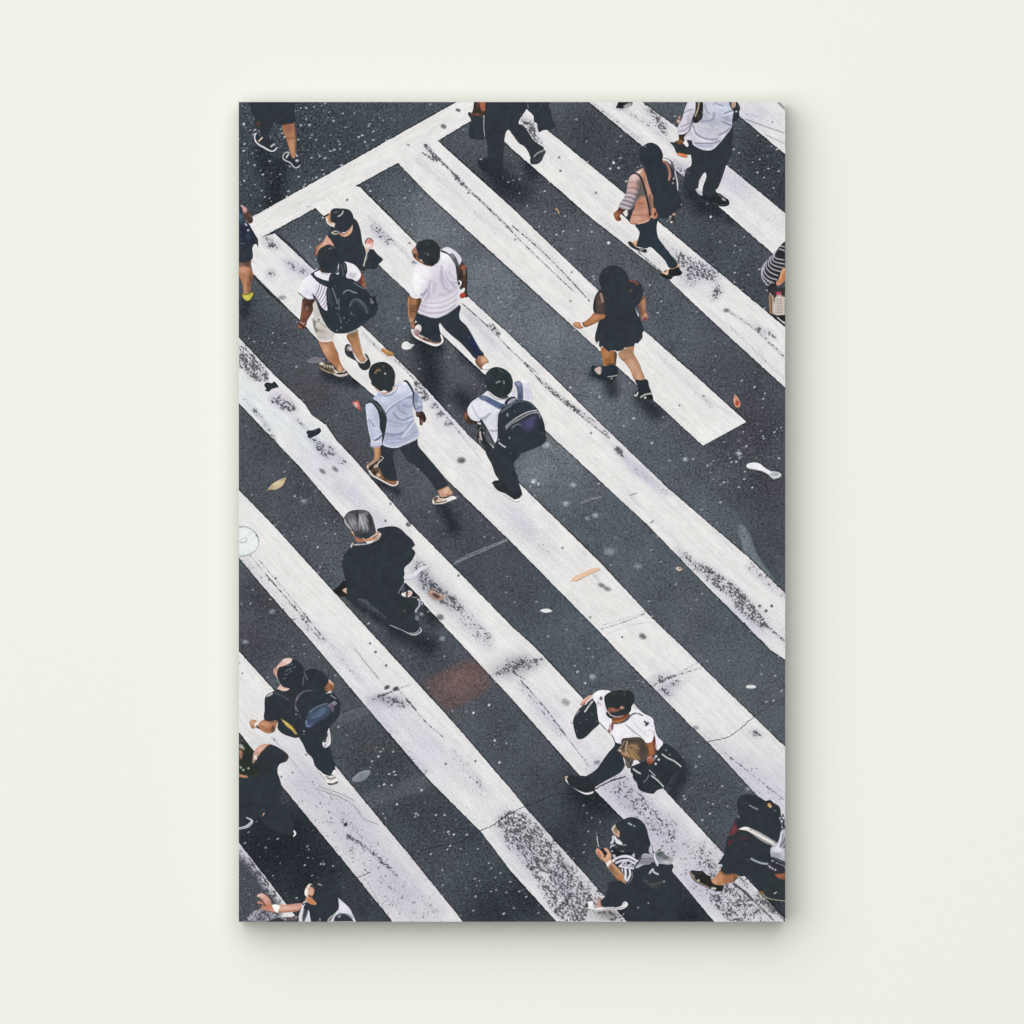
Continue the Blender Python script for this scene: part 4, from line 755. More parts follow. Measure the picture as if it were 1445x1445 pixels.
p('shirt', f, "740,20! 1112,20! 1142,110 1190,185 1168,300 1158,412 1072,532 982,642 872,738 760,742 670,708 598,662 575,602 480,592 465,560 555,450 600,345 720,300 745,180", '#c6c5d4',
  [('b', "1040,110", 110, 90, '#c2cbe2', .95), ('b', "860,130", 90, 90, '#cfd2e2', .8), ('b', "1080,300", 70, 70, '#8f98ae', .7), ('b', "900,330", 90, 60, '#a2a4ba', .7), ('b', "640,430", 60, 80, '#d6d0da', .9), ('b', "760,600", 140, 60, '#dcd4de', .9), ('b', "960,480", 110, 70, '#cbc4d0', .8), ('b', "760,260", 50, 60, '#aeaec2', .7), ('b', "540,560", 60, 30, '#dcd8e4', .9),
   ('s', "770,80 790,160 830,215", 2.4, '#8f92ac', .8, 1.2), ('s', "905,200 892,290 800,320 720,325", 2.6, '#8a8ca6', .8, 1.5), ('s', "600,385 635,490 740,560 880,590 950,580", 2.2, '#85809a', .85, 1), ('s', "590,420 620,520 720,590 850,612", 1.6, '#eeeaf2', .8), ('s', "620,640 760,645 900,640 985,610", 1.8, '#78748e', .85, .8), ('s', "640,668 760,685 880,680", 1.8, '#8f9abc', .8, 1), ('s', "600,650 680,705 760,730 870,726 960,650", 1.8, '#dfdde8', .9), ('s', "1040,320 1100,350 1155,385", 2, '#62687e', .85, 1), ('s', "1030,300 1090,330 1150,350", 1.4, '#e2e4ee', .8), ('s', "1060,215 1110,185 1175,165", 2, '#747c96', .85, .8), ('s', "1050,240 1120,210 1180,195", 1.6, '#dfe4f0', .9), ('s', "910,50 960,75 1040,95", 1.6, '#8a94ae', .8), ('s', "930,90 1010,120 1090,120", 1.4, '#e4eaf6', .7), ('s', "660,400 800,440 940,470", 1.2, '#b3adbe', .7), ('s', "680,450 820,490 960,510", 1.2, '#b8b2c2', .6), ('s', "860,380 900,420 960,440", 1.6, '#a9a6b8', .7), ('s', "980,520 1060,480 1140,420", 2, '#6f7690', .8, 1), ('s', "1000,560 1060,520", 1.4, '#e6e8f0', .8)])
p('sleeve', f, "550,20! 640,20! 628,180 592,260 562,400 512,482 400,514 366,462 386,380 440,280 468,180 510,60", '#cfcbd8',
  [('b', "590,90", 60, 60, '#e4e1ea', .9), ('b', "470,330", 60, 60, '#d8d2dc', .8), ('b', "560,330", 40, 90, '#8a8698', .8), ('s', "400,470 480,450 540,400", 1.6, '#8f8aa0', .8), ('s', "420,400 500,370 560,340", 1.6, '#9792a6', .8), ('s', "470,200 540,160 600,150", 1.4, '#8d899c', .8), ('s', "460,230 540,200", 1.4, '#f0eef4', .8), ('s', "395,490 480,500 510,475", 1.4, '#ece9f0', .9), ('s', "570,240 545,350", 1.4, '#e0d6d6', .7)])
p('bag_strap', f, "635,20! 742,20! 745,150 722,260 682,332 610,342 598,262 628,180", '#2b2b2f', [('s', "685,45 668,150 628,250", 1.6, '#cdbf92'), ('s', "735,180 745,250 700,320", 1.2, '#d6d3de', .8), ('s', "650,60 640,160", 1, '#55534e', .8), ('b', "680,250", 24, 40, '#45423c', .8)])
p('shoulder_bag', f, "1115,20! 1150,20 1158,105 1182,132 1216,100 1220,20! 1245,40 1284,122 1268,192 1268,260 1192,330 1175,250 1188,180 1142,112", '#31373d', [('b', "1228,178", 16, 10, '#e6e8ea'), ('s', "1245,50 1270,120", 1, '#5a6068', .7)])

# person in black dress and ankle boots
f = F(795, 370, 140); b = F(795, 450, 140)
p = person('printed person in a black dress with long black hair and black ankle boots', 10, 'arm arm leg leg', [
 (f, "445,735 540,750 605,765 602,812 500,872 400,922 310,952 220,970 138,912 168,872 255,875 300,868 380,810 415,770", '#b5754f', [('b', "200,910", 50, 40, '#cf9878', .9), ('b', "470,800", 70, 34, '#c58660', .9, -30), ('s', "330,945 450,895 560,830", 2.4, '#7d4a30', .8, 1.2), ('s', "450,745 600,772", 2, '#8a5538', .7), ('s', "150,915 220,965", 1.2, '#8a5a40', .8), ('s', "262,880 275,915 312,945", 2.4, '#f4f1ec', 1, .5), ('s', "282,885 300,925 330,942", 1.6, '#2c2c30', .9)]),
 (f, "1095,615 1145,500 1180,490 1198,600 1202,700 1222,760 1240,820 1205,852 1140,835 1128,780 1108,700", '#a26c52', [('b', "1175,600", 24, 70, '#bb8768', .9), ('s', "1115,640 1135,760", 2.4, '#5a3e34', .8, 1.2), ('b', "1195,770", 24, 24, '#d2a08a', .9), ('b', "1185,830", 34, 16, '#6a2434', .95), ('b', "1168,822", 8, 8, '#e4b0b0', .9), ('b', "1160,520", 20, 24, '#7a4e3e', .8)]),
 (b, "556,415 650,460 740,465 778,500 772,600 748,685 600,685 568,580", '#a96c40', [('b', "620,500", 50, 60, '#b87a4e', .8), ('s', "760,490 760,640", 4, '#4f3a2c', .9, 2.5), ('b', "660,600", 50, 30, '#93592f', .8), ('b', "690,660", 60, 20, '#5e4430', .8), ('s', "575,560 605,670", 1.2, '#c48a60', .6)]),
 (b, "800,495 890,435 1025,395 1022,490 1082,600 1132,720 1176,900 1048,900 980,762 898,642 816,560", '#b98a6b', [('b', "950,470", 80, 50, '#9a7355', .9), ('s', "870,600 960,570 1010,540", 3, '#93694c', .7, 2.5), ('b', "1010,680", 50, 110, '#d0a283', .95, -25), ('b', "1100,830", 30, 60, '#d6ab92', .8), ('s', "840,580 940,720 1040,890", 1.8, '#8a6044', .7, 1), ('s', "1085,620 1135,740 1170,880", 1.4, '#a47859', .7)])])
p('dress', f, "575,392 500,430 448,540 442,720 530,752 602,762 602,805 520,860 488,960 458,1110 490,1195! 512,1150 520,1225 545,1245! 562,1222 590,1245 660,1305! 680,1290 740,1285 790,1300! 870,1272 885,1250! 900,1245 1030,1225! 1045,1180 1080,1185! 1152,1100 1152,1030 1172,1000 1132,870 1102,780 1062,690 1048,650 1070,630 1110,600 1152,500 1158,400 1122,310 1060,272 950,262 800,300", '#30373e',
  [('p', "478,480 545,445 582,560 592,740 470,715 462,600", '#55463f', .85, 2.5), ('b', "530,590", 30, 40, '#6d5248', .8), ('s', "545,460 560,520 575,575", 3, '#b58d7a', .9, .8), ('s', "458,560 458,715", 2.2, '#26292d', .9, 1), ('s', "955,268 1040,285 1082,322", 3, '#93503f', .9, 1.2), ('b', "975,410", 34, 26, '#51483a', .9), ('p', "1050,650 1075,640 1105,780 1090,790", '#e4e4e2', .95)])
p('hair', f, "540,155 570,115 620,75 700,49 790,55 880,110 942,210 962,300 940,480 800,620 650,560 582,440 540,345 518,250", '#30373e', [('b', "640,128", 18, 8, '#4f5a60', .8)])
p('ankle_boot', b, "412,690 500,692 600,688 760,678 795,810 752,865 640,885 520,870 440,812", '#29323a', [('p', "452,740 480,710 546,700 540,808 495,795", '#d5b8aa', 1, .7), ('b', "515,780", 20, 14, '#e9d6cc', .8), ('s', "650,842 720,835 785,820", 1.4, '#c2c2bc'), ('d', "702,868", 1.1, '#cfcfca'), ('b', "660,760", 90, 60, '#2b3742', .8)])
p('ankle_boot', b, "1048,895 1130,892 1217,882 1252,990 1292,1100 1300,1182 1200,1178 1128,1155 1060,1135 1025,1110 1082,1070 1085,980", '#2a3036', [('s', "1125,1142 1190,1102 1290,1085", 1.6, '#dcd8d0'), ('b', "1192,1148", 16, 14, '#f0eeec'), ('s', "1032,1105 1060,1122 1085,1070", 1.7, '#e6e6e2'), ('b', "1260,1140", 40, 30, '#26241f', .9)])

# person with a shopping basket at the right edge
f = F(1010, 325, 140)
p = person('printed person in black and white striped top carrying a wire basket, cut off by the right edge', 10, 'arm', [
 (f, "1030,520! 1000,542 958,582 928,680 875,760 905,805 962,772 1030,720!", '#c98558', [('s', "1010,545 965,600 940,690", 3, '#e2ab84', .8, 1.5), ('b', "915,775", 30, 24, '#d69c80', .9), ('b', "1000,700", 20, 60, '#b0693f', .8), ('s', "900,770 950,750", 1, '#8a5238', .7)])])
p('striped_top', f, "1030,140! 960,200 880,290 820,350 780,390 700,460 658,560 662,680 698,770 750,835 880,825 880,760 925,690 958,580 1030,530!", '#2b2e34',
  [('s', x, 1.5, '#cdc9d4', .9) for x in ("935,235 965,230 1011,250", "925,275 960,280 1005,300", "875,300 850,380 890,412 990,432", "845,330 830,430 880,465 1000,490", "810,370 800,470 860,515 980,548", "785,395 768,500 830,565 940,600", "745,430 735,540 800,615 905,660", "720,460 705,590 775,680 890,720", "695,490 682,640 745,720 840,765", "672,540 672,680 740,780", "905,260 850,340")]
  + [('d', "700,740 735,790 760,800 690,560 760,740 790,770", 1.1, '#d6d2dc', .9)])
p('wire_basket', f, "722,850 790,838 1030,830! 1030,1235! 860,1235 790,1205 768,980 755,890", '#3b3634',
  [('b', "850,870", 130, 30, '#2f363d', .95), ('s', "785,960 800,1200", 3, '#b98a6a', .9, .8), ('s', "825,960 838,1210", 3, '#c9b09a', .9, .8), ('s', "805,970 818,1200", 1, '#4a2f28', .9), ('p', "858,985 888,960 890,915! 948,915! 958,960 1030,975! 1030,1225! 862,1228", '#d9d2cc', .95, .8), ('p', "880,905 955,905 945,942 890,942", '#c9405a', .95), ('s', "905,930 915,1220", 1, '#a89a98', .8), ('s', "945,930 955,1220", 1.2, '#b0a29c', .8)]
  + [('s', "862,%d 1011,%d" % (y, y - 8), 1.0, '#8c7c76', .75) for y in range(1010, 1230, 32)] + [('s', "975,960 985,1220", 2, '#e8b890', .7), ('s', "735,870 750,885", 2, '#d6d6da'), ('s', "790,920 800,940", 2, '#c4b0a4')])
p('wheel', f, "870,1245 1030,1235! 1030,1395! 960,1330 900,1280", '#24282d', [('s', "900,1275 950,1320 1005,1352", 2.2, '#e9e9ec', .95, .5)])

# a single foot at the top edge
f = F(722, 144, 386)
p = person('printed foot in a dark shoe with white sole, cut off by the top edge right of centre', 10, 'ankle', [(f, "565,-10! 640,-10! 632,10 600,30 560,36 555,28", '#2a2e33', [])])
p('shoe', f, "552,30 566,8 600,2 636,-4 632,22 600,38 570,42", '#24292d', [('s', "556,36 590,38 630,22", 1.6, '#e4e2e6'), ('p', "590,22 632,4 630,22 600,32", '#c2bec2', .8)])
# ------------------------------------------------------------ printed figures, lower half of the picture
# person in pale blue shirt and flip-flops
a = F(500, 500, 140); b = F(510, 590, 140)
p = person('printed person in a pale blue shirt with a bag strap, dark trousers and flip-flops', 34, 'neck hand arm foot foot', [
 (a, "285,455 330,470 370,540 420,560 500,540 560,505 600,440 560,520 480,570 390,580 330,530", '#c99a86', [('b', "430,540", 70, 20, '#a2513c', .95), ('b', "350,540", 30, 24, '#e0c0b0', .9)]),
 (a, "900,830 940,820 1000,835 1030,880 1045,940 1025,990 1005,985 990,1028 960,1032 950,990 940,920 900,900", '#43332a', [('b', "975,990", 20, 40, '#6d4032', .95), ('s', "985,960 990,1010", 1.4, '#c09080', .9), ('b', "1000,880", 30, 40, '#3a2a22', .8), ('b', "930,860", 30, 26, '#5a4a3c', .8), ('s', "1015,920 1025,980", 1.4, '#2a201c', .8), ('b', "890,880", 10, 24, '#e6e0da', .9)]),
 (b, "175,395 285,390 290,470 275,560 290,600 180,690 95,745 78,690 130,650 175,610 192,540 185,470", '#c08a5e', [('b', "220,480", 30, 90, '#cc9a6c', .9), ('s', "285,400 280,540", 3, '#7a5434', .9, 2), ('b', "150,680", 50, 30, '#dab8a4', .9, -40), ('s', "180,400 285,395", 2, '#8a5c3a', .7)]),
 (b, "240,720 290,790 350,870 420,915 500,910 525,935 480,965 400,950 300,900 200,840 150,780 180,740", '#9c684a', [('b', "250,800", 30, 40, '#e0c4a8', .95, 40), ('b', "200,790", 34, 30, '#4a3028', .95, 40), ('s', "225,770 270,840", 3, '#d8b090', .9, 1), ('b', "420,930", 50, 20, '#a66a4c', .9), ('b', "330,880", 40, 20, '#7a4a34', .9, 30)]),
 (b, "1120,1040 1200,1010 1245,985 1300,1045 1330,1095 1260,1135 1160,1145 1130,1100", '#cc9a82', [('b', "1230,1060", 40, 40, '#dfb49c', .9), ('s', "1130,1045 1240,990", 2.4, '#8a5c48', .8, 1), ('b', "1270,1120", 40, 14, '#a66e58', .8)])])
p('trousers', b, "285,395 330,415 440,440 540,430 700,380 815,300! 830,405 925,520 1060,680 1180,830 1262,955 1150,1035 1095,1045 1010,920 900,800 780,680 680,635 620,540 545,432! 480,470 455,545 480,680 500,790 508,905 470,915 400,905 330,850 245,715 235,680 320,590 290,540", '#31383f',
  [('s', "1070,680 1180,830 1255,940", 1.2, '#7a6f78', .7), ('b', "1280,925", 14, 20, '#9fb0ac', .6)])
p('flip_flop', b, "80,690! 180,640 285,548! 330,580! 250,660 240,715 260,760 350,870 420,930 500,950 530,905! 540,940 520,975 450,992 380,965 240,890 160,845 110,785", '#5d473c',
  [('s', "285,545 328,580 260,640 235,700", 2, '#ebe5df'), ('s', "82,695 120,780 165,838 240,880 380,955 450,985 515,970 535,915", 2.4, '#f0e9e3', 1, .7), ('s', "110,740 200,660 290,585", 2.2, '#2e2624', .95, .8), ('b', "130,740", 30, 20, '#2c2422', .9), ('b', "210,700", 30, 20, '#cfc0b4', .9, -35), ('b', "195,800", 30, 24, '#3c2a24', .95, 40), ('b', "250,830", 30, 30, '#d9b898', .95, 40), ('b', "300,870", 34, 20, '#9a5f40', .95, 30), ('b', "440,935", 60, 20, '#a86c50', .95, 15), ('s', "95,700 180,650 260,590", 1.2, '#d8c0b0', .9)])
p('flip_flop', b, "1035,1190 1060,1150 1110,1130 1140,1140 1170,1160 1280,1140 1340,1135 1385,1165 1345,1185 1270,1215 1180,1250 1060,1258 1032,1225", '#efeae6',
  [('b', "1085,1180", 34, 40, '#4a3a34', .95, 20), ('b', "1140,1195", 50, 26, '#dcb498', .95, -20), ('s', "1140,1150 1220,1160 1290,1130", 2, '#2c2524', .95, .7), ('s', "1035,1200 1060,1245 1180,1240 1270,1210", 2, '#e2ded0', .95, .7), ('s', "1070,1235 1160,1225 1240,1200", 1.6, '#34302c', .9), ('s', "1060,1262 1180,1256 1280,1222", 1.2, '#2a2c30', .8)])
p('shirt', a, "350,545 420,585 500,580 580,540 620,470 590,440 650,410 740,385 820,450 850,520 860,580 845,700 852,800 880,980 925,1080 925,1200 840,1270 720,1320 640,1358 540,1362 440,1335 412,1300 440,1200 470,900 400,760 340,690 275,640 320,600", '#bcc1da',
  [('b', "660,500", 150, 80, '#dfe3f2', .95), ('b', "430,660", 100, 70, '#ccd1e6', .9), ('b', "740,420", 60, 30, '#f0f1f6', .95), ('b', "700,780", 130, 110, '#a3a7c2', .7), ('b', "560,980", 100, 120, '#a9aec8', .7), ('b', "860,1080", 50, 100, '#a7abc6', .8), ('b', "560,1300", 120, 40, '#aeb3cc', .8), ('b', "830,940", 40, 60, '#cdd0e4', .8),
   ('s', "365,575 440,600 520,590 590,540 618,470", 3.4, '#8f9cba', .9, 1), ('s', "350,560 420,598", 1.4, '#e2e8f2', .8),
   ('s', "450,880 520,790 640,700 740,640 850,600", 2, '#7f86a6', .85, .8), ('s', "440,860 510,770 640,680 760,620 840,560", 1.6, '#dfe3f1', .8), ('s', "740,640 800,630 850,640", 1.8, '#8289a8', .8), ('s', "640,740 650,800 720,850 760,870", 2, '#868cac', .75, 1), ('s', "700,740 780,760 845,750", 2, '#8a90b0', .8, 1), ('s', "570,860 620,920 700,960 850,900", 2.2, '#7f85a4', .85, 1), ('s', "480,960 620,1000 760,1010 860,960", 2, '#949ab8', .7, 1), ('s', "520,1030 600,1050 700,1040", 1.6, '#9ba0be', .7, 1), ('s', "840,980 760,1090 700,1170 650,1220", 2, '#848ab0', .8, 1), ('s', "860,1000 780,1100 690,1200", 1.5, '#e2e5f3', .85), ('s', "460,1160 560,1170 650,1165 700,1140", 3, '#7c82a2', .85, 1.4), ('s', "460,1200 580,1200 640,1215", 1.8, '#878dac', .8), ('s', "440,1250 560,1230 680,1240 800,1200 900,1130", 1.8, '#8d93b2', .75, 1), ('s', "430,1290 560,1290 700,1275 900,1190", 1.5, '#9aa0bc', .7), ('s', "420,1310 540,1350 640,1345 800,1280 915,1205", 1.8, '#dde1ee', .8), ('s', "850,730 858,850 890,990", 1.8, '#dfe2ef', .85)])
p('sleeve', a, "165,730 205,705 250,710 300,760 345,840 372,940 372,1080 400,1150 410,1180 400,1260 395,1330 250,1350 235,1300 240,1262 200,1080 178,900", '#c3c8de',
  [('b', "220,800", 50, 90, '#d3d8e8', .9), ('b', "320,900", 40, 80, '#aeb4ce', .8), ('s', "215,950 300,1060 395,1150", 2, '#8990b0', .8, 1), ('s', "300,1070 400,1145 300,1230", 1.8, '#e6e9f4', .9), ('s', "290,1260 350,1225 400,1180", 2.4, '#4d5268', .9, .8), ('s', "250,1265 330,1272 395,1265", 1.4, '#eff0f6', .9), ('b', "300,1310", 60, 26, '#c9cde0', .9), ('s', "245,1345 390,1328", 1.2, '#8a90ac', .7), ('s', "180,800 195,950 235,1150", 1.4, '#e2e5f0', .8), ('s', "200,960 250,1150 260,1220", 1.6, '#9ca3c0', .7)])
p('sleeve', a, "855,545 900,545 940,600 985,690 992,780 975,830 900,832 880,800 850,720", '#9fa9c2', [('b', "900,640", 40, 60, '#7f8aa8', .8), ('b', "950,700", 30, 60, '#b9c3d4', .9), ('s', "870,690 930,680 975,700", 1.5, '#6f7894', .7), ('s', "890,800 980,760", 2, '#66708c', .7, 1), ('s', "865,560 855,700 880,800", 2.4, '#39404c', .9, 1)])
p('bag_strap', a, "160,730! 200,690 260,670 320,690 380,770 430,860 472,925 470,1000 445,1120 425,1200 405,1310! 402,1160 372,1080 365,950 345,840 290,740 240,705", '#2f363a', [('s', "255,675 330,740 390,830", 1.2, '#6d7884', .8), ('s', "380,960 390,1100", 1, '#3d4640', .8)])
p('bag_strap', a, "712,388 760,378 810,430 855,510 872,570 862,605 848,560 800,470 750,405", '#2c3238')
p('hair', a, "225,205 265,150 350,115 440,112 500,140 545,180 580,240 595,300 588,370 580,450 560,480 545,525 500,545 430,520 380,535 320,490 250,435 245,390 215,330 210,260", '#2e3538', [('s', "305,272 330,232 365,225", 2.6, '#a0744e', .9, .8), ('s', "345,225 380,240", 1.8, '#8a6444', .9), ('d', "450,282", 1.2, '#d6d9da', .9), ('s', "415,165 430,185", 1.4, '#6f7a78', .8), ('b', "540,250", 20, 30, '#3c332c', .8), ('b', "360,170", 50, 30, '#31362f', .8), ('s', "500,150 520,175", 1.4, '#5d5a52', .7), ('b', "520,190", 30, 30, '#302e2a', .7)])

# person in white t-shirt with round-topped rucksack
a = F(645, 505, 140); b = F(645, 580, 140)
p = person('printed person in white t-shirt with a round-topped black rucksack on blue straps', 30, 'arm', [
 (a, "150,760 200,860 320,900 330,925 260,955 180,962 110,910 100,850 120,780", '#4a372c', [('b', "125,850", 24, 50, '#8a5a44', .95), ('b', "160,820", 20, 30, '#a86c50', .8), ('b', "240,930", 60, 20, '#3a322a', .9), ('s', "105,850 120,920 180,960", 1, '#5a4a3c', .7)])])
p('trousers', b, "340,430! 400,430 520,540 600,470 760,520 910,630 830,750 840,850 880,950 895,1040 925,1120 945,1230 900,1270 800,1250 700,1180 600,1060 605,1000 560,930 500,770 430,640 390,520", D)
p('sneaker', b, "510,1040 560,1012 620,1015 700,1080 800,1180 925,1160 950,1230 955,1265 900,1318 840,1322 780,1290 680,1225 590,1185 530,1120 508,1075", '#2c3035',
  [('s', "512,1075 530,1115 595,1178 690,1215 790,1278 850,1312 900,1306 950,1262", 2.8, '#f0eeea', 1, .6), ('s', "520,1120 590,1192 690,1235 790,1300 860,1326 910,1318", .9, '#3a3c40', .9), ('b', "600,1070", 60, 30, '#33363c', .8), ('s', "860,1300 920,1280 950,1240", 3, '#f4f2ee', .95, .8)])
p('wrist_bag', a, "300,940 340,920 350,1000 385,1050 395,1140 430,1210 540,1310 480,1300 400,1240 355,1210 330,1250 300,1190 275,1130 300,1050", '#2a2c2f', [('s', "335,1080 340,1140 355,1190", 2.4, '#d9d0cc', .9, .7), ('s', "320,1060 345,1010", 1.4, '#8a8276', .9), ('s', "310,950 345,960", 3, '#ece8e8', .9, .7), ('s', "320,1170 335,1240", 1.2, '#c9b6b4', .9), ('s', "395,1090 450,1200 540,1305", 2.6, '#e6e2e6', 1, .6), ('s', "300,1060 285,1130", 1, '#8f8884', .7)])
p('t_shirt', a, "380,530 440,480 470,490 560,560 680,600 770,560 820,480 810,380 850,360 960,310 1020,330 1060,410 1085,520 1075,635 950,630 870,620 700,690 610,800 595,900 590,1060 545,1240 470,1120 350,915 300,925 210,895 165,830 150,770 160,720 215,640 310,575", '#dcdce6',
  [('b', "400,720", 120, 90, '#eaeaf1', .9), ('b', "560,900", 80, 110, '#cfd3df', .8), ('b', "230,740", 60, 80, '#f0eff4', .9), ('b', "980,330", 70, 40, '#f6f4f6', .95), ('b', "1030,520", 50, 90, '#cdd0e4', .9), ('b', "820,500", 30, 60, '#d8d0dc', .8), ('b', "640,650", 90, 40, '#efeff3', .8), ('b', "450,1090", 60, 60, '#d3ccd8', .8),
   ('s', "470,500 560,565 660,585 760,550 810,480", 4, '#cfcccc', .95, 1), ('s', "480,530 560,595 660,610 770,590", 1.3, '#9a989e', .8), ('s', "340,890 420,860 480,810", 2.4, '#8f93a4', .8, 1.2), ('s', "370,920 430,880", 1.6, '#a2a6b6', .8), ('s', "215,700 270,800 320,880", 1.8, '#a9aaba', .8, 1), ('s', "480,1060 540,1065 590,1055", 1.8, '#8c8898', .8, .8), ('s', "590,800 585,1000", 2.4, '#b8bcca', .8, 1.5), ('s', "700,680 760,620", 1.2, '#a5a4b4', .7), ('s', "550,1230 590,1100", 2, '#eceaf0', .9), ('s', "1000,420 1010,520 1050,600", 1.4, '#b4b8d2', .7),
   ('s', "350,910 400,990 460,1100 545,1265", 2.8, '#2a2b2f', 1, .6)])
p('shoulder_strap', a, "315,575 400,548 520,600 640,660 710,690 640,750 540,710 420,640", '#586789', [('b', "400,580", 60, 30, '#6f7d9c', .9), ('b', "560,690", 50, 30, '#46608a', .8), ('b', "660,720", 40, 24, '#3c4a60', .9), ('s', "330,590 520,690 640,748", 1.2, '#8d9ab6', .7)])
p('shoulder_strap', a, "835,365 870,340 925,345 955,410 965,520 950,630 880,630 880,540 865,440", '#6d7390', [('b', "890,380", 40, 30, '#98a0bc', .9), ('b', "920,560", 30, 60, '#4d5470', .9), ('s', "850,370 880,450 885,580", 1, '#494f66', .8)])
p('rucksack', a, "700,690 690,650 740,590 800,565 850,575 880,620 960,615 1060,640 1150,720 1210,810 1250,900 1275,990 1285,1100 1285,1220 1180,1290 1040,1350 900,1410 880,1450 800,1450 640,1420 545,1310 545,1270 600,1180 590,1060 595,900 610,800", '#30373f',
  [('s', "705,685 745,610 800,575 850,585 870,620", 2.2, '#2a2d32', 1, .6), ('p', "735,655 780,605 835,590 855,610 800,640 740,675", '#c3c0cc', .95, .7), ('b', "800,620", 24, 16, '#8a86a0', .7), ('s', "700,700 780,660 870,640", 1.6, '#767c92', .9), ('s', "620,810 690,740 800,670 900,640 1040,640 1130,720", 1.4, '#5f6873', .85), ('s', "650,790 700,750 800,690", 1.3, '#8c929c', .8),
   ('s', "715,1000 770,950 860,880 980,810 1080,775 1165,765", 1.7, '#c6c5c6', .95, .5), ('s', "715,1030 790,960 880,910 1000,840 1100,800 1190,798", 1.6, '#a8aab0', .95, .5), ('s', "730,1000 800,940 900,880 1010,815 1100,785", 1.2, '#1e2329', .9), ('s', "800,1022 840,985 900,965 930,980", 1.8, '#777d82', .9), ('p', "950,920 1060,880 1150,845 1130,950 1110,1030 1030,1070 960,1040 930,960", '#41426a', .9, 3), ('b', "1060,960", 60, 60, '#514f7a', .7), ('b', "1100,880", 40, 24, '#4f5270', .7), ('s', "1190,810 1215,880", 1.6, '#9a9ca6', .8), ('b', "735,830", 12, 26, '#aab0b4', .9), ('b', "840,780", 8, 20, '#5a6068', .8), ('b', "765,1165", 9, 16, '#b9bdc0', .9), ('d', "603,1190", 1.2, '#b9bdc0'), ('s', "610,1235 660,1275 702,1300", 1.7, '#d6d8da'), ('d', "780,1388", 1.2, '#5d646c'), ('s', "1210,1085 1255,1105", 1.4, '#6f767c', .8), ('s', "590,1090 550,1250", 1.6, '#c9c8cc', .7), ('s', "605,800 597,1000", 1.2, '#20262d', .8), ('b', "1230,1000", 30, 160, '#2a3038', .7)])
p('hair', a, "405,300 420,230 470,170 540,135 620,138 700,170 770,230 805,310 812,380 795,470 750,530 690,560 620,555 540,510 470,490 415,430 408,370", '#2f373c', [('s', "570,365 600,348 630,342", 1.5, '#a8adae', .9), ('s', "680,340 685,378", 1.8, '#9aa09f', .9), ('s', "600,150 660,215", 1.3, '#5d656a', .7), ('b', "405,415", 14, 18, '#e6e0dc', 1), ('b', "440,250", 20, 60, '#3a4248', .7), ('b', "640,440", 90, 50, '#2c3438', .7)])

# grey-haired person in black
a = F(465, 705, 140); b = F(465, 775, 140); z = F(337, 530, 386)
p = person('printed person with short grey hair in loose black clothes, seen from behind', 10, 'neck hand', [
 (a, "310,450 350,480 370,540 440,565 540,570 640,530 690,470 730,490 700,560 620,600 500,610 400,612 370,560 340,500", '#c08a68', [('b', "440,580", 60, 30, '#b06a48', .95), ('b', "590,560", 70, 30, '#c99470', .95), ('b', "680,520", 30, 30, '#e2d2c4', .9), ('s', "330,455 350,500", 2, '#e2b496', .9), ('s', "640,560 690,520", 2, '#6d5444', .8), ('b', "385,545", 20, 20, '#8a4f3a', .8)]),
 (b, "180,610 240,565 255,640 225,640", '#e8b8a4', [('s', "180,612 238,568", 1.4, '#f2dcd0', .9), ('s', "225,645 252,600", 1.2, '#6a3a28', .8)])])
p('trousers', b, "230,690! 400,690 440,710 540,740 600,800 700,880 800,960 830,985 815,1040 870,1100 1000,1150 1160,1210 1230,1215 1300,1160 1300,1060 1250,1000 1240,900 1280,760 1240,720 1060,670 995,650 1010,600 1090,490 900,400 500,450", '#30373e', [('s', "1080,890 1115,890 1080,915", 1, '#5c6652', .9), ('b', "1120,800", 80, 60, '#2c352f', .6)])
p('trouser_cuff', b, "1095,490 1150,530 1250,630 1320,720 1250,715 1160,690 1120,700 1130,620 1060,650 1010,660 1000,640 1040,560", '#2b3036', [('b', "1060,570", 34, 60, '#4c5566', .95, -30), ('s', "1000,650 1030,580 1090,495", 1.6, '#8d929c', .9), ('s', "1160,690 1200,705 1270,700", 1.2, '#b6bac0', .9), ('b', "1240,660", 50, 30, '#24282a', .9)])
p('foot', b, "1045,655 1120,622 1150,598 1200,620 1200,660 1170,690 1120,700", '#dcd4d4', [('b', "1168,640", 24, 30, '#d6a8a0', 1), ('s', "1130,620 1125,690", 2.6, '#3a2224', .95, .8), ('b', "1080,660", 24, 16, '#efecec', .9), ('s', "1150,605 1195,625", 1.4, '#efe0dc', .8)])
p('shoe', b, "870,1100 1000,1140 1160,1205 1240,1215 1300,1150 1320,1140 1345,1180 1320,1225 1240,1258 1170,1240 1040,1175 880,1110", '#2c333a', [('s', "875,1108 1000,1160 1110,1210 1200,1246 1270,1240 1325,1205 1342,1175 1310,1135", 1.5, '#dfe0e4'), ('s', "1180,1215 1250,1220 1310,1175", 1.3, '#c2c5ca', .9), ('d', "1280,1150 1305,1272", 1.2, '#e6e7ea', .9)])
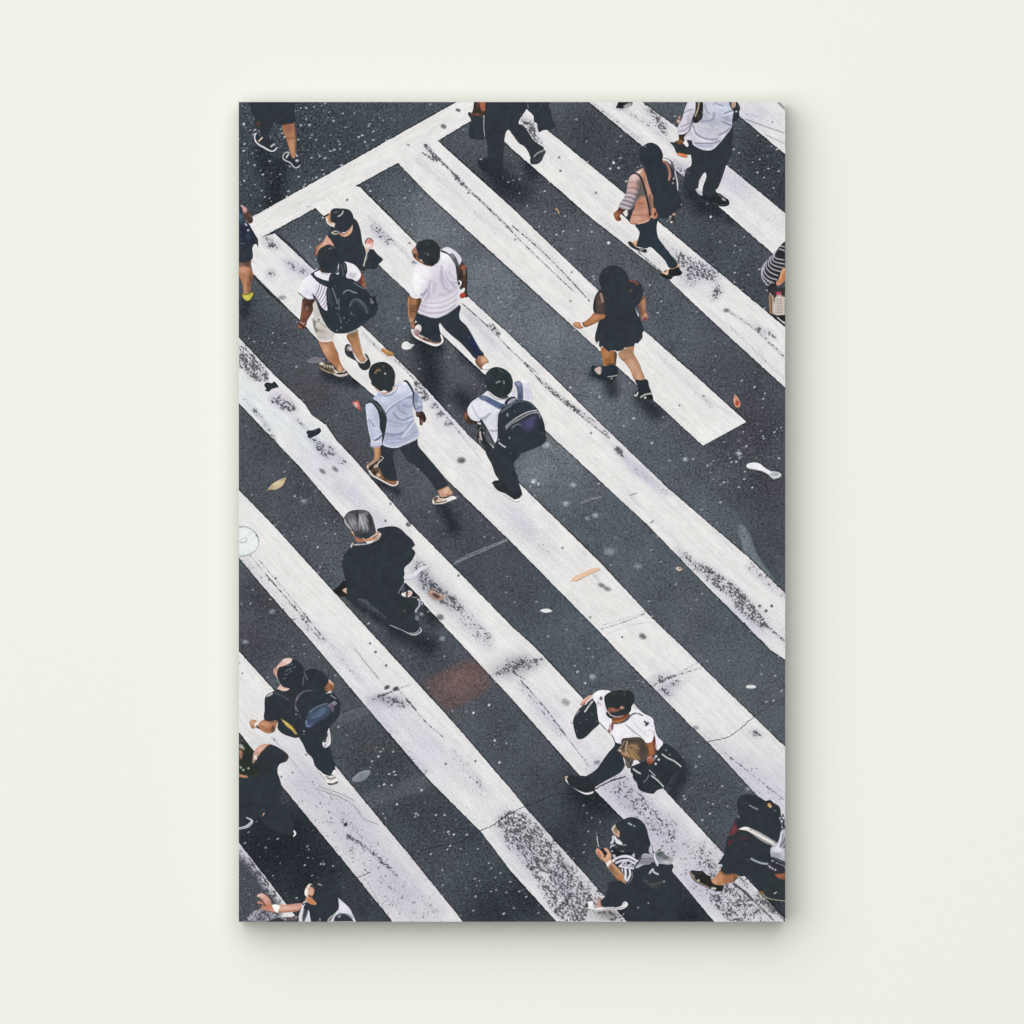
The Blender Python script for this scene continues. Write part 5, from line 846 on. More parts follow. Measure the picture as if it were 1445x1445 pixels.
p('trouser_clips', b, "1270,725 1325,722 1330,780 1370,770 1350,830 1310,850 1275,915 1330,920 1375,955 1345,985 1300,970 1305,1030 1255,1030 1245,985 1270,945 1240,905 1290,830 1300,760", '#4d555c', [('s', "1290,730 1312,760 1300,830 1245,905", 3, '#b4bac6', .95, .7), ('s', "1340,770 1350,800", 1.8, '#c6cacf', .9), ('s', "1310,890 1340,860", 1.2, '#aeb3b8', .9), ('b', "1345,945", 24, 22, '#bcc1c4', .9), ('b', "1275,1005", 22, 26, '#a6acb0', .9), ('d', "1275,1008 1348,955", 1, '#30363c'), ('s', "1265,910 1290,900", 1.4, '#b9bdc2', .9)])
p('tunic', a, "300,685! 330,630 400,640 600,630 700,560 748,500 690,440 780,405 880,388 980,398 1050,440 1130,520 1200,580 1248,660! 1200,708! 1245,760 1235,820 1180,910 1090,1000 1095,1100 1085,1200 1020,1310 995,1380 1000,1445 700,1480 420,1440 380,1490 300,1480 240,1440 230,1380 255,1330 232,1180 210,1080 180,930 200,830", '#30373e',
  [('s', "315,688 335,640 400,615 520,605 620,590 690,540 720,500 685,470", 2, '#ece6e0', .95, .6), ('s', "355,660 450,652 560,640 650,605 720,560 745,500", 1.6, '#d9d4d0', .95, .5), ('s', "350,640 480,628 620,612 700,550", 1.8, '#25292d', .9), ('b', "1000,470", 60, 30, '#3a4148', .6), ('s', "152,890 180,862", 2, '#e2e4e6'), ('s', "1205,720 1240,780 1180,900", 1.6, '#231d24', .7), ('s', "780,410 900,392 1000,410", 1, '#22272c', .8)])
p('sleeve', a, "55,1320! 130,1260 225,1180 250,1260 260,1340 255,1400 150,1410 110,1380", '#2b2c29', [('p', "188,1325! 245,1288! 252,1372! 225,1355", '#e8b8a4', .95, .7), ('s', "200,1315 245,1292", 1.2, '#f4e0d4', .9), ('b', "140,1330", 40, 30, '#262622', .8)])
p('hair', a, "210,270 250,200 320,160 400,148 500,150 560,170 610,230 640,310 670,430 672,490 620,530 540,572 470,555 380,520 350,470 310,440 250,390 220,330", '#4a4a50',
  [('b', "340,330", 80, 80, '#8a888e', .95), ('b', "480,330", 60, 110, '#a9a6b0', .9, -20), ('b', "300,250", 60, 40, '#6d6c72', .9), ('b', "600,330", 34, 110, '#2e3236', .95, -10), ('b', "500,520", 110, 40, '#2c3438', .95), ('b', "400,230", 16, 70, '#3a3c42', .9, -5), ('s', "395,170 410,260 405,330", 2.4, '#34363c', .8, 1.5), ('b', "320,175", 50, 24, '#4a4c52', .8), ('b', "530,200", 40, 30, '#7a7880', .8), ('s', "220,290 235,340 310,430", 1.6, '#d9d8dc', .9),
   ('s', "440,220 470,330 500,430", 1.5, '#d4d2da', .8), ('s', "470,210 520,320 560,430", 1.2, '#c6c4ce', .75), ('s', "500,220 560,320", 1.2, '#c9c7d0', .7), ('s', "430,260 440,370 430,460", 1.2, '#bdbbc4', .7), ('s', "290,290 330,380 380,460", 1.2, '#b0aeb6', .7), ('s', "330,270 370,370 400,440", 1.2, '#a3a1a9', .7), ('s', "260,280 300,360 340,430", 1, '#77767c', .8), ('s', "370,260 400,360 410,440", 1, '#6a6a70', .8), ('s', "480,420 500,480", 1.2, '#8d8c94', .7), ('s', "530,400 550,460", 1.2, '#9a98a2', .7), ('b', "450,470", 40, 40, '#4c4d54', .7), ('s', "345,370 400,330", 1.2, '#aaaaaa', .6)])
p('plastic_ribbon', a, "1095,1095 1180,1092 1250,1040 1320,985 1400,965 1460,975 1400,1010 1330,1045 1260,1130 1185,1168 1098,1170", '#dedde6', [('s', "1100,1160 1190,1160 1280,1100 1360,1030 1450,985", 1.2, '#a6a5b0', .8), ('b', "1250,1080", 30, 20, '#eceaf2', .9)])

# balding person with black rucksack
a = F(345, 915, 140); b = F(330, 1020, 160)
p = person('printed balding person in black with a black rucksack and one yellow flash at the waist', 20, 'head arm arm', [
 (a, "520,200 570,155 650,138 700,160 680,200 600,250 500,280 490,350 475,400 500,480 530,530 580,570 655,575 650,605 580,625 480,600 520,520 490,470 455,400 430,370 420,310 460,270", '#dbb6aa', [('b', "620,180", 60, 34, '#ebd0c8', .9), ('s', "465,280 430,320 445,400", 2.4, '#b98878', .9, 1), ('b', "560,600", 60, 20, '#e6c4b8', .9), ('s', "455,300 480,340 470,400", 1.4, '#8d5f54', .8), ('s', "490,240 550,180", 1.6, '#c49a8c', .8), ('s', "495,470 520,510", 1.6, '#efdcd4', .8), ('s', "430,360 445,395", 1.4, '#d87c74', .8)]),
 (a, "290,1030 380,1060 480,1060 470,1110 450,1170 430,1215 340,1238 260,1205 200,1165 150,1158 120,1170 85,1130 75,1060 130,1035 220,1065", '#bb7f5c', [('b', "340,1190", 80, 30, '#a66a4a', .9, 10), ('b', "300,1100", 60, 40, '#cc936e', .9), ('b', "110,1090", 34, 50, '#d7a28a', .9), ('b', "420,1180", 34, 60, '#5c4030', .8), ('s', "290,1045 400,1075 475,1070", 2, '#7d5138', .8, 1), ('s', "225,1130 290,1145", 1.6, '#8c5a3e', .7), ('s', "78,1080 110,1110 140,1165", 1.4, '#a06450', .8), ('p', "150,1085 225,1058 200,1100 185,1150 150,1140", '#eeeae6', .95, .8), ('s', "175,1130 215,1170", 2.2, '#33241f', .9), ('s', "95,1135 120,1150", 1, '#7a4838', .8)]),
 (a, "1225,455 1270,480 1305,525 1300,570 1270,620 1180,615 1165,575 1210,520", '#a66c4c', [('s', "1230,465 1290,530", 2.6, '#e6c8b4', .9, 1), ('b', "1270,560", 24, 40, '#8d5438', .8), ('b', "1190,590", 24, 24, '#6a4a34', .8)])])
p('trousers', b, "820,170! 1230,30! 1200,90 1175,180 1130,230 1150,300 1210,300 1245,400 1290,560 1285,640 1240,672 1160,660 1080,600 1030,540 1000,450 930,380 890,290", '#2f363e')
p('trainer', b, "1060,600 1150,655 1230,672 1285,600 1300,680 1318,730 1322,770 1250,790 1205,785 1165,720 1110,665", '#ece9e4', [('s', "1175,680 1230,712 1290,690", 1.6, '#6d6a66', .9), ('s', "1185,705 1240,728 1298,700", 1.1, '#8f8b84', .9), ('s', "1205,785 1260,775 1325,750", 4, '#3a3b3e', .95, .8), ('s', "1190,745 1250,765 1318,735", 1.6, '#f8f6f0', .9), ('s', "1035,575 1110,660 1165,715", 1, '#55565a', .8), ('s', "1215,672 1270,668", 1.4, '#34353a', .8)])
p('trainer', b, "1195,60 1215,70 1235,240 1215,290 1155,315 1130,245 1170,250 1185,190", '#e2dfe2', [('s', "1135,235 1165,225 1160,190", 2, '#3a3c42', .9, .6), ('s', "1190,140 1195,170", 2, '#3a3c42', .9, .6), ('b', "1165,290", 14, 20, '#a6a2aa', .9), ('s', "1200,150 1205,230 1170,280", 1.2, '#a9a5ac', .7)])
p('shirt', a, "480,595 560,620 640,605 800,450 870,345 990,295 1100,325 1190,400 1225,470 1165,580 1200,650 900,1200 770,1300 650,1280 540,1230 480,1160 480,1060 380,1060 290,1030 292,900 295,740 320,680 410,630", '#2f363d',
  [('s', "335,690 400,655", 2.6, '#e9e5e4', .95, .5), ('s', "315,690 420,630", 1, '#1e2226', .8), ('s', "870,355 915,455", 1.4, '#7d848a', .8), ('s', "860,410 855,540", 1.3, '#6d757b', .8), ('s', "440,635 540,690 640,745", 1.2, '#767d83', .8), ('b', "560,680", 90, 40, '#363d43', .7), ('p', "528,1020! 600,1065 650,1100 700,1140 772,1248! 740,1248 690,1190 620,1140 580,1090", '#d7b04c', .98, .7), ('s', "560,1055 640,1110 700,1180", 1.6, '#eaca6c', .8), ('s', "640,1110 700,1150 760,1240", 1, '#8d6c2c', .6)])
p('rucksack', a, "760,690 800,640 860,610 960,605 1100,640 1190,650 1250,620 1330,690 1380,760 1395,860 1385,960 1320,1060 1230,1160 1190,1250 1100,1280 950,1290 850,1220 790,1100 740,960 730,850", '#2f363d',
  [('s', "740,900 735,830 770,720 830,650 900,615 1000,608", 1.5, '#7c7078', .85), ('s', "745,850 780,920", 1.5, '#8a9096', .8), ('s', "780,700 760,740", 3, '#8a7a80', .7, 1), ('s', "1195,640 1255,632", 3, '#dddfe0', .95, .5), ('s', "1255,680 1330,730", 1.6, '#8d9398', .9), ('s', "1215,835 1315,780", 2, '#b9b4ba', .95), ('s', "1290,830 1340,800", 2, '#a39ca6', .9), ('p', "945,920 1060,850 1190,820 1240,860 1260,920 1180,1010 1060,1080 960,1120 910,1140 890,1080", '#3f4d66', .95, 2), ('b', "1060,960", 100, 50, '#556a82', .8, -25), ('b', "1130,900", 60, 30, '#5f7488', .6, -25), ('s', "900,1060 915,1135 960,1130", 2.4, '#7c86b0', .9, .8), ('b', "980,1100", 34, 16, '#5a5c84', .8), ('s', "940,930 1060,850 1200,800", 1.3, '#8b9298', .8), ('p', "1225,830 1280,800 1300,930 1265,900", '#6a6070', .9, 1), ('d', "865,1205 750,960", 1.3, '#9aa0a4', .9), ('s', "790,960 820,1010", 1, '#596067', .7), ('s', "1000,1010 1080,980 1160,930", 1.4, '#7688a0', .6)])
p('hair', a, "505,280 600,245 680,200 705,155 780,190 830,230 858,290 860,360 830,450 780,520 700,590 640,580 580,560 520,500 485,410 475,350", '#2e353b', [('s', x, 1.2, '#7d878b', .75) for x in ("600,335 640,305", "650,305 690,285", "680,240 700,225", "590,380 625,380", "560,440 600,440", "650,350 690,330", "720,280 745,265", "620,250 650,240")])

# person with fair hair at the left edge
p = person('printed person with tousled hair in black with a bare shoulder, cut off by the left edge', 16, 'shoulder hand ankle', [
 (b, "255,375 300,310 350,280 430,268 480,275 420,330 330,405 270,410", '#d49c88', [('b', "340,330", 60, 30, '#e2b09c', .9, -25), ('s', "330,400 440,290", 2, '#8a5a4c', .8, 1)]),
 (b, "240,400 270,385 330,400 370,450 380,500 360,580 345,570 350,520 310,490 270,520 245,530 240,470", '#c69a8c', [('b', "280,440", 24, 30, '#e8dccc', 1), ('b', "345,460", 24, 40, '#d8aca0', .9), ('b', "270,500", 20, 30, '#7d7060', .9), ('s', "300,420 310,480", 1.4, '#5d463c', .8)]),
 (b, "372,1200 368,1165 410,1140 418,1160 392,1195", '#d08c68', [('s', "375,1160 412,1145", 1.4, '#e8dcd4', .9)])])
p('dress', b, "20,520! 240,520 330,400 450,280 520,290 600,335 680,395 697,440 670,490 580,530 555,620 580,700 612,830 605,900 580,960 610,1030 650,1080 700,1150 740,1230 760,1310 760,1400 720,1430 600,1420 480,1360 380,1270 370,1200 395,1140 385,1085 300,1120 160,1220 190,1270 100,1310 20,1330!", '#30373e',
  [('s', "668,400 660,470", 3, '#4c3a36', .9, 1.5), ('s', "640,490 680,470 695,440", 1.4, '#5a3f3a', .8), ('b', "420,560", 60, 60, '#2e352f', .6)])
p('shoe', b, "40,1335! 120,1320 180,1290 215,1250 180,1225 155,1205 190,1212 240,1240 240,1280 180,1335 110,1352 40,1362!", '#c9c4d0', [('s', "150,1290 185,1265 195,1275", 2.4, '#f0eef2', 1, .5), ('s', "60,1345 180,1320 230,1270", 1.2, '#8f8a98', .8)])
p('shoe', b, "755,1440 770,1420 765,1370 795,1410 780,1440 760,1452", '#e6e3e6')
p('hair', b, "20,230! 80,235 160,270 230,340 245,420 240,520 300,560 330,600 250,690 150,700 20,720!", '#2e352f',
  [('p', "20,280 90,270 120,300 135,345 100,320 60,310", '#a6a09a', .9, 1.5), ('b', "90,400", 24, 60, '#b27a5c', .95), ('s', "70,360 100,400 90,440", 2, '#cf9f84', .8, 1), ('s', "60,670 160,690", 3.6, '#c98a64', .95, 1), ('d', "88,568 120,600 185,580 295,675 345,608", 1.6, '#b6c2b4', .9), ('s', "70,300 130,330", 1.2, '#d4ccc4', .8), ('s', "80,320 110,300 100,285", 1, '#d4ccc4', .8), ('b', "150,450", 60, 80, '#2b3030', .8)])

# person reaching out, bottom left
f = F(355, 1200, 160)
p = person('printed person with dark hair reaching out an arm with white wristband, at the bottom left edge', 20, 'arm face', [
 (f, "65,580 85,560 125,545 165,560 230,620 265,690 360,690 470,690 640,680 625,740 600,770 460,790 330,795 260,780 180,770 115,740 120,705 150,690 80,680 75,655 120,640 150,660 110,610", '#d69c88',
  [('b', "120,580", 40, 24, '#eac0b4', .9), ('b', "220,720", 50, 40, '#bf7a5c', .9), ('b', "450,735", 120, 20, '#e6b8a6', .9), ('s', "330,788 460,782 610,765", 2.4, '#a06a58', .8, 1.5), ('s', "75,582 110,600 150,640", 1.5, '#9a5c4c', .8), ('s', "95,640 150,665 175,700", 2, '#5c3a30', .9, .8), ('s', "80,670 145,690", 1.6, '#8d5444', .9), ('s', "120,715 175,710", 1.4, '#6a4034', .9), ('b', "88,580", 14, 10, '#f2d4cc', .9), ('s', "115,730 200,775 260,778", 1.6, '#8a5040', .8), ('s', "350,692 620,684", 1.4, '#b47c6a', .7), ('s', "205,640 250,690", 1.4, '#b87868', .8)]),
 (f, "690,480 740,425 790,450 800,500 790,560 770,600 820,660 825,688 770,690 700,650 690,610 700,590 675,560", '#d09478',
  [('p', "672,560 690,480 715,485 722,560 700,600", '#efedec', .95, .8), ('b', "755,530", 30, 50, '#dba288', .9), ('b', "760,640", 60, 34, '#c27c4e', .95, 25), ('s', "725,575 780,600 820,650", 2, '#4a2e24', .9, .8), ('s', "720,470 745,428 770,440", 2.6, '#e6e4da', .9, .8), ('s', "760,450 795,450", 3, '#2a2c24', .9, .8), ('s', "770,470 795,480", 1.6, '#5c5a40', .8)])])
p('wristband', f, "258,700! 290,688 360,705 350,745 330,800! 290,760", '#f4f2ec', [('b', "320,740", 24, 30, '#fbf9f4', .9)])
p('hair', f, "770,430! 800,380 880,340 980,335 1060,370 1110,440 1135,540 1110,640 1100,760 1080,930! 760,930! 740,820 700,720 690,665 770,690 830,690 820,640 775,600 800,520", '#30373e', [('s', "848,428 890,445", 1.4, '#b9bec2', .9), ('s', "870,870 875,910", 2, '#b4aa8c', .8), ('d', "660,1", .5, '#000000', 0)])
p('scarf', f, "640,680 700,640 690,680 665,720 680,760 725,760 745,850 765,930! 585,930! 605,820 640,720", '#d4d2dc', [('p', "660,780 700,700 722,760 690,860 655,920", '#3a3f46', .95, 1), ('s', "620,660 660,640", 2.4, '#c9c6c8', .9), ('s', "628,672 650,668", 2, '#6a3030', .7), ('s', "645,720 625,820 600,905", 1.4, '#efedf3', .8), ('s', "725,780 740,880", 1.6, '#efedf3', .8), ('s', "655,690 690,670", 2, '#23262b', .9)])
p('top', f, "960,930! 985,860 1060,800 1110,740 1105,605! 1180,670 1250,740 1290,820 1340,930!", '#d8d6e2',
  [('p', "1060,930 1060,850 1110,815 1200,815 1270,860 1310,930", '#2f363d', .98, .8), ('s', "1080,800 1180,795 1270,840 1320,910", 2.2, '#eceaf2', .95, .6), ('s', "1110,800 1230,815 1290,860", 1, '#3a3e46', .9), ('b', "1170,730", 50, 50, '#e8e6f0', .9), ('s', "1000,850 980,910", 2.2, '#8a7c6a', .9, .8), ('s', "1040,820 1000,900", 1.4, '#34393f', .9), ('s', "1110,850 1130,835", 2, '#b8bcc0', .9), ('s', "1060,810 1070,790", 2, '#9aa2a8', .9)])
p('skirt_hem', f, "140,930! 300,870 380,850 480,850 590,840 600,930!", '#3a3a42', [('b', "520,870", 70, 24, '#8a6a6a', .8), ('b', "400,860", 30, 16, '#b0a8b4', .8), ('b', "510,845", 14, 10, '#d0ccd0', .8), ('b', "450,890", 40, 20, '#5c5668', .8), ('d', "370,820 430,880 570,850", 1.3, '#c9c5cc', .8)])

# person in white blouse with several bags
a = F(790, 965, 140); b = F(840, 995, 140); z = F(722, 915, 386)
p = person('printed person in white blouse striding with black bags on both sides', 30, 'hand face arm', [
 (a, "300,300 320,250 380,200 440,165 475,165 490,185 440,240 390,275 330,315", '#cf9484', [('s', "310,270 400,200 470,170", 2, '#e6b8aa', .9, 1), ('s', "330,310 440,245 480,200", 1.8, '#9a5f50', .8, 1), ('s', "390,270 475,195", 3, '#f0ecea', .8, 1), ('b', "315,300", 14, 10, '#8a4f40', .8)]),
 (a, "690,370 740,350 800,345 870,340 925,330 940,370 1000,420 1025,410 1020,440 960,510 880,560 790,575 755,560 760,510 720,470 680,430", '#a9623a', [('b', "760,385", 60, 30, '#a8604a', .95), ('b', "900,350", 30, 24, '#d8a088', .95, -25), ('b', "860,540", 90, 28, '#b0703c', .95, -12), ('s', "770,520 880,510 1000,440", 2.4, '#5a3424', .8, 1.5), ('b', "960,470", 40, 30, '#8a4f30', .8), ('b', "830,420", 40, 24, '#6a4034', .8)]),
 (b, "745,560 800,520 855,420 880,520 895,640 890,700 860,745 780,750 755,720 765,660", '#9a603c', [('s', "850,440 870,560 885,680", 4, '#6a2f28', .9, 2), ('b', "810,640", 34, 60, '#ae7048', .8), ('s', "755,600 770,720", 2.4, '#5c3828', .8, 1.5)])])
p('trousers', a, "790,840! 880,870 900,1000 950,1190! 890,1280 760,1360 620,1435 430,1540 350,1500 120,1460 60,1400 90,1370 180,1355 340,1355 520,1255 600,1150 700,1010 800,890", '#2f363e', [('s', "640,1160 780,980", 1.4, '#3a424a', .6)])
p('shoe', z, "280,680 300,672 345,672 400,680 440,735 425,768 390,772 330,740 295,712", '#2c3238', [('b', "288,680", 9, 8, '#d6b48c', 1), ('s', "287,695 300,725 345,752 395,768 430,760", 2.6, '#eceaf0', 1, .6)])
p('handbag', a, "210,480 250,400 330,320 400,290 495,225 530,280 548,360 555,480 580,570 560,600 480,670 380,770 310,805 255,795 225,720 195,600 195,520", '#2f363c', [('s', "365,405 430,310 475,255", 2, '#e4e2dc', .95, .5), ('s', "220,455 260,410 280,395", 1.6, '#b9b4ac', .9), ('s', "240,470 290,400 360,330", 1.2, '#55595c', .8), ('s', "460,430 480,460", 1.2, '#6a7176', .8), ('d', "535,545 390,520 250,690 300,570", 1, '#6d757a', .8), ('b', "400,300", 30, 16, '#23272b', .8)])
p('blouse', a, "470,185 520,120 590,92 660,92 740,120 660,200 650,260 690,400 740,480 760,545 765,580 860,585 960,550 1030,480 1010,430 1020,340 1060,285 1130,350 1220,430 1300,470 1355,510 1370,580 1395,700 1430,780 1500,850 1490,900 1440,960 1400,950 1380,760 1340,840 1290,860 1240,850 1170,780 1000,785 910,800 880,865 800,840 765,770 700,700 580,570 550,440 530,290", '#ece9f1',
  [('b', "560,150", 60, 50, '#f6f4f6', .9), ('b', "850,680", 110, 80, '#f3f1f5', .9), ('b', "1200,600", 110, 110, '#e6e2ec', .8), ('b', "1280,820", 50, 40, '#f4f2f6', .9), ('b', "1100,340", 50, 40, '#dedcd4', .8), ('b', "600,480", 50, 60, '#f2f0f4', .8), ('b', "600,212", 20, 28, '#4a4248', .95), ('b', "560,280", 16, 24, '#b4aaa8', .9), ('b', "600,300", 30, 24, '#cfc8c8', .8), ('p', "1222,545 1250,540 1260,560 1300,560 1290,590 1265,612 1240,612 1250,580", '#31343a', .97, .8), ('s', "1230,550 1275,575", 1.4, '#23262b', .9),
   ('s', "1015,480 1060,440 1110,428", 1.8, '#2a2c30', .95), ('s', "1140,430 1205,462", 1.8, '#4a4844', .9), ('s', "960,590 1060,690 1180,770", 1.5, '#8c8896', .8), ('s', "1000,620 1120,720", 1.2, '#c0bbca', .7), ('s', "1080,560 1180,680 1270,760", 1.4, '#c4c0ce', .7), ('s', "1290,660 1360,690", 1.2, '#b4b0c0', .7), ('s', "1300,560 1350,640", 1.2, '#c4c0ce', .7), ('s', "575,570 640,640 700,705 770,775 795,840", 2, '#2d3036', 1, .6), ('s', "765,580 755,660 700,710", 3.2, '#6a3c40', .95, 1), ('s', "735,600 700,700", 1.4, '#a56a70', .9), ('s', "740,660 745,750", 1.6, '#e9dcdc', .9), ('s', "1370,700 1390,850 1410,950", 2, '#c49a94', .7, 1), ('s', "640,330 690,420", 1.6, '#cfc9d2', .8), ('s', "1060,300 1200,420", 1.4, '#c9c6c0', .7)])
p('hair', a, "645,200 680,150 760,110 870,92 950,100 1000,95 1060,130 1088,200 1075,280 1045,330 1030,400 960,450 880,485 800,490 745,505 690,470 672,420 700,400 690,370 660,300", '#2f3437',
  [('p', "700,365 780,348 830,370 860,368 890,335 930,330 930,360 880,375 850,395 800,410 740,408", '#a8634c', .95, 1.2), ('b', "905,345", 24, 18, '#d39a84', .95), ('s', "700,400 740,455 830,480 930,470", 1.8, '#c9b8b4', .9), ('s', "690,430 750,490 830,495", 1.4, '#26282b', .9), ('b', "780,145", 24, 12, '#5a5244', .7), ('s', "945,130 950,180", 1.2, '#5c656a', .6), ('b', "1000,200", 30, 80, '#2a2c30', .7), ('b', "880,440", 90, 24, '#3a3a40', .8)])
p('tote_bag', b, "520,900 560,880 740,800 880,700 1010,560 1100,600 1170,650 1240,740 1300,800 1250,905 1160,970 1050,1080 1000,1195 900,1240 835,1290 640,1230 600,1130 548,1060 545,1010 515,970", '#2e353c',
  [('s', "975,715 1050,770 1150,815 1250,895", 1.8, '#d9dadb', .95, .5), ('s', "555,930 600,965 655,995", 2, '#d4d5d6', .95, .5), ('s', "790,950 830,990 870,1030", 1.5, '#b9bcbe', .9), ('s', "820,1030 900,1090 960,1150 995,1190", 1.8, '#d4d5d6', .95, .5), ('s', "780,1020 750,1080 705,1122", 1.1, '#9aa0a4', .8), ('d', "1030,658 1085,720", 1.1, '#9aa0a4', .9), ('d', "885,745 925,795 880,855", 1.6, '#e0e2e4'), ('b', "858,775", 24, 24, '#a9aeb4', .9), ('s', "830,750 870,790 860,810", 1.6, '#5c6470', .9), ('p', "705,770 735,680 745,740 800,750 780,775 720,780", '#e4d2c0', .95, .8), ('s', "1110,600 1180,640", 1.4, '#2a2f33', .8), ('b', "1300,800", 10, 8, '#8a9094', .9)])
p('hand', b, "752,800 765,765 810,745 845,790 850,825 800,862 760,835", '#b5644c', [('b', "800,800", 24, 28, '#c0705a', .8), ('s', "770,830 800,850 840,830", 1.6, '#6a342a', .8), ('s', "775,790 790,830", 1, '#8a4636', .8), ('s', "800,790 815,835", 1, '#8a4636', .8), ('s', "760,770 800,755", 1.6, '#e6a48c', .8)])
p('hair_of_child', a, "840,970! 890,880 905,815 940,790 1080,785 1180,785 1235,835 1260,900 1265,1000 1240,1080 1180,1110 1080,1110 1060,1160 1010,1230 960,1180 945,1100 900,1040", '#5f4c3c',
  [('b', "930,860", 40, 60, '#3c3434', .9), ('b', "1060,830", 130, 34, '#3a3a3a', .85), ('b', "1080,960", 90, 90, '#8d6f4f', .95), ('b', "1060,1060", 80, 40, '#a3824f', .9, 15), ('b', "1200,960", 50, 110, '#3f3f3e', .9), ('s', "980,840 960,950 970,1040", 2.2, '#c4a98a', .9, 1), ('s', "1000,900 1080,910 1150,950", 1.4, '#b98a70', .8), ('s', "990,930 1080,1010 1160,1090", 1.6, '#b08c5c', .8), ('s', "1000,960 1060,1050 1110,1105", 1.5, '#b99a6a', .8), ('s', "1040,880 1120,900", 1.4, '#a88068', .8), ('s', "980,1000 1010,1060", 1.6, '#c9a87c', .8), ('s', "870,950 920,880 940,830", 1.6, '#b9a292', .8), ('b', "935,1020", 40, 24, '#c08a74', .9, 30), ('s', "850,968 890,975", 1.8, '#e0d8d0', .9), ('b', "1010,1140", 40, 60, '#4a4a4a', .9), ('s', "960,1110 1000,1200", 1.3, '#8a8a86', .8), ('s', "1030,1100 1000,1190", 1.2, '#6d6a64', .8), ('s', "900,860 910,960", 1.6, '#6a5048', .8)])

# person looking at a phone
a = F(820, 1145, 140); b = F(820, 1190, 150)
p = person('printed person in black and white striped top looking at a phone, at the bottom right of centre', 30, 'arm face ankle', [
 (a, "212,570 235,535 260,540 300,575 345,640 372,600 330,550 345,528 380,540 420,600 440,640 440,710 480,770 560,850 620,930 660,1010 650,1055 560,1020 480,940 420,860 380,800 350,745 280,690 230,630", '#d09a78',
  [('b', "250,590", 34, 40, '#d99a80', .95), ('b', "390,620", 30, 60, '#e0b090', .95), ('b', "330,690", 50, 40, '#d8a684', .9, 40), ('b', "500,900", 50, 120, '#9c7250', .95, -35), ('b', "580,960", 50, 50, '#b87a52', .9, 40), ('b', "440,830", 30, 60, '#7d5c3e', .8, -30), ('s', "240,630 330,730", 1.8, '#a05f48', .8, 1), ('s', "340,660 372,610", 2.4, '#3a2622', .9, .8), ('s', "250,600 300,660", 1.2, '#a86a54', .7), ('s', "410,860 500,970 640,1050", 2.4, '#6a4a30', .7, 1.5), ('p', "362,770 390,730 435,710 442,735 405,785 390,815", '#f2e8de', .98, .8), ('s', "275,700 310,740 355,770", 2.4, '#eceae8', .95, .6), ('b', "255,598", 14, 12, '#c0503c', .6)]),
 (a, "445,260 475,210 530,190 560,300 560,370 520,370 490,350 470,320", '#b89a86', [('b', "510,250", 30, 40, '#7a6a50', .9), ('b', "540,330", 24, 40, '#d0a28a', .95), ('s', "520,188 465,220 440,270 450,315", 2.4, '#e6e4e0', .95, .6), ('s', "480,230 470,300", 1.8, '#c2b490', .8), ('s', "500,300 540,310", 1.2, '#8a5c4c', .7)]),
 (b, "222,770 268,755 285,830 290,865 220,865", '#c9988a', [('s', "265,760 280,860", 2, '#8a5a50', .8, 1)])])
p('skirt', a, "400,1050! 560,1010 650,1060 700,1060 800,830 1000,770 1330,770 1320,890 1350,960 1400,1050 1445,1150 1460,1300 1420,1500 1380,1680! 700,1680! 680,1500 600,1400 420,1390 310,1380 290,1300 360,1230 380,1150", '#30373e', [('s', "1000,900 1045,840 1055,880 1120,915", 2.4, '#d9d9de', .95, .8), ('s', "930,1000 1000,1060 1080,1060 1200,1020", 2.6, '#5d645c', .7, 2), ('b', "1050,1090", 60, 24, '#434c44', .6), ('d', "980,1335 830,1400 1210,1020", 1.2, '#a9b0b6', .9)])
p('flat_shoe', b, "45,860! 60,815 90,800 165,790 175,870 290,868 350,880 450,875 540,850 590,790 630,810 635,840 580,890 480,905 350,910 240,928 150,915 80,890", '#e9e7e6', [('s', "60,885 150,905 250,915 350,900 500,890 590,870", 1.4, '#96939a', .9), ('s', "320,885 450,878 550,850 600,800", 2, '#b9b7bc', .8), ('p', "45,865 60,818 88,812 95,870", '#34373c', .9, .8), ('p', "172,790 222,775 228,865 178,872", '#2d2e30', .95, .6), ('b', "130,830", 30, 30, '#f2f0ee', .9)])
p('hair', a, "500,200 560,150 640,105 740,82 830,105 900,160 950,240 975,340 1012,480 1000,560 960,610 850,660 720,630 640,600 560,590 500,560 590,480 600,440 560,370 560,300", '#30373e', [('s', "690,172 735,195", 2, '#c4c9cc', .9), ('b', "775,212", 14, 12, '#b4babd', .9), ('s', "600,490 650,488", 2, '#9aa0a6', .9), ('s', "580,580 620,582", 1.4, '#a8acb2', .8), ('b', "520,220", 30, 30, '#3a3f3a', .6)])
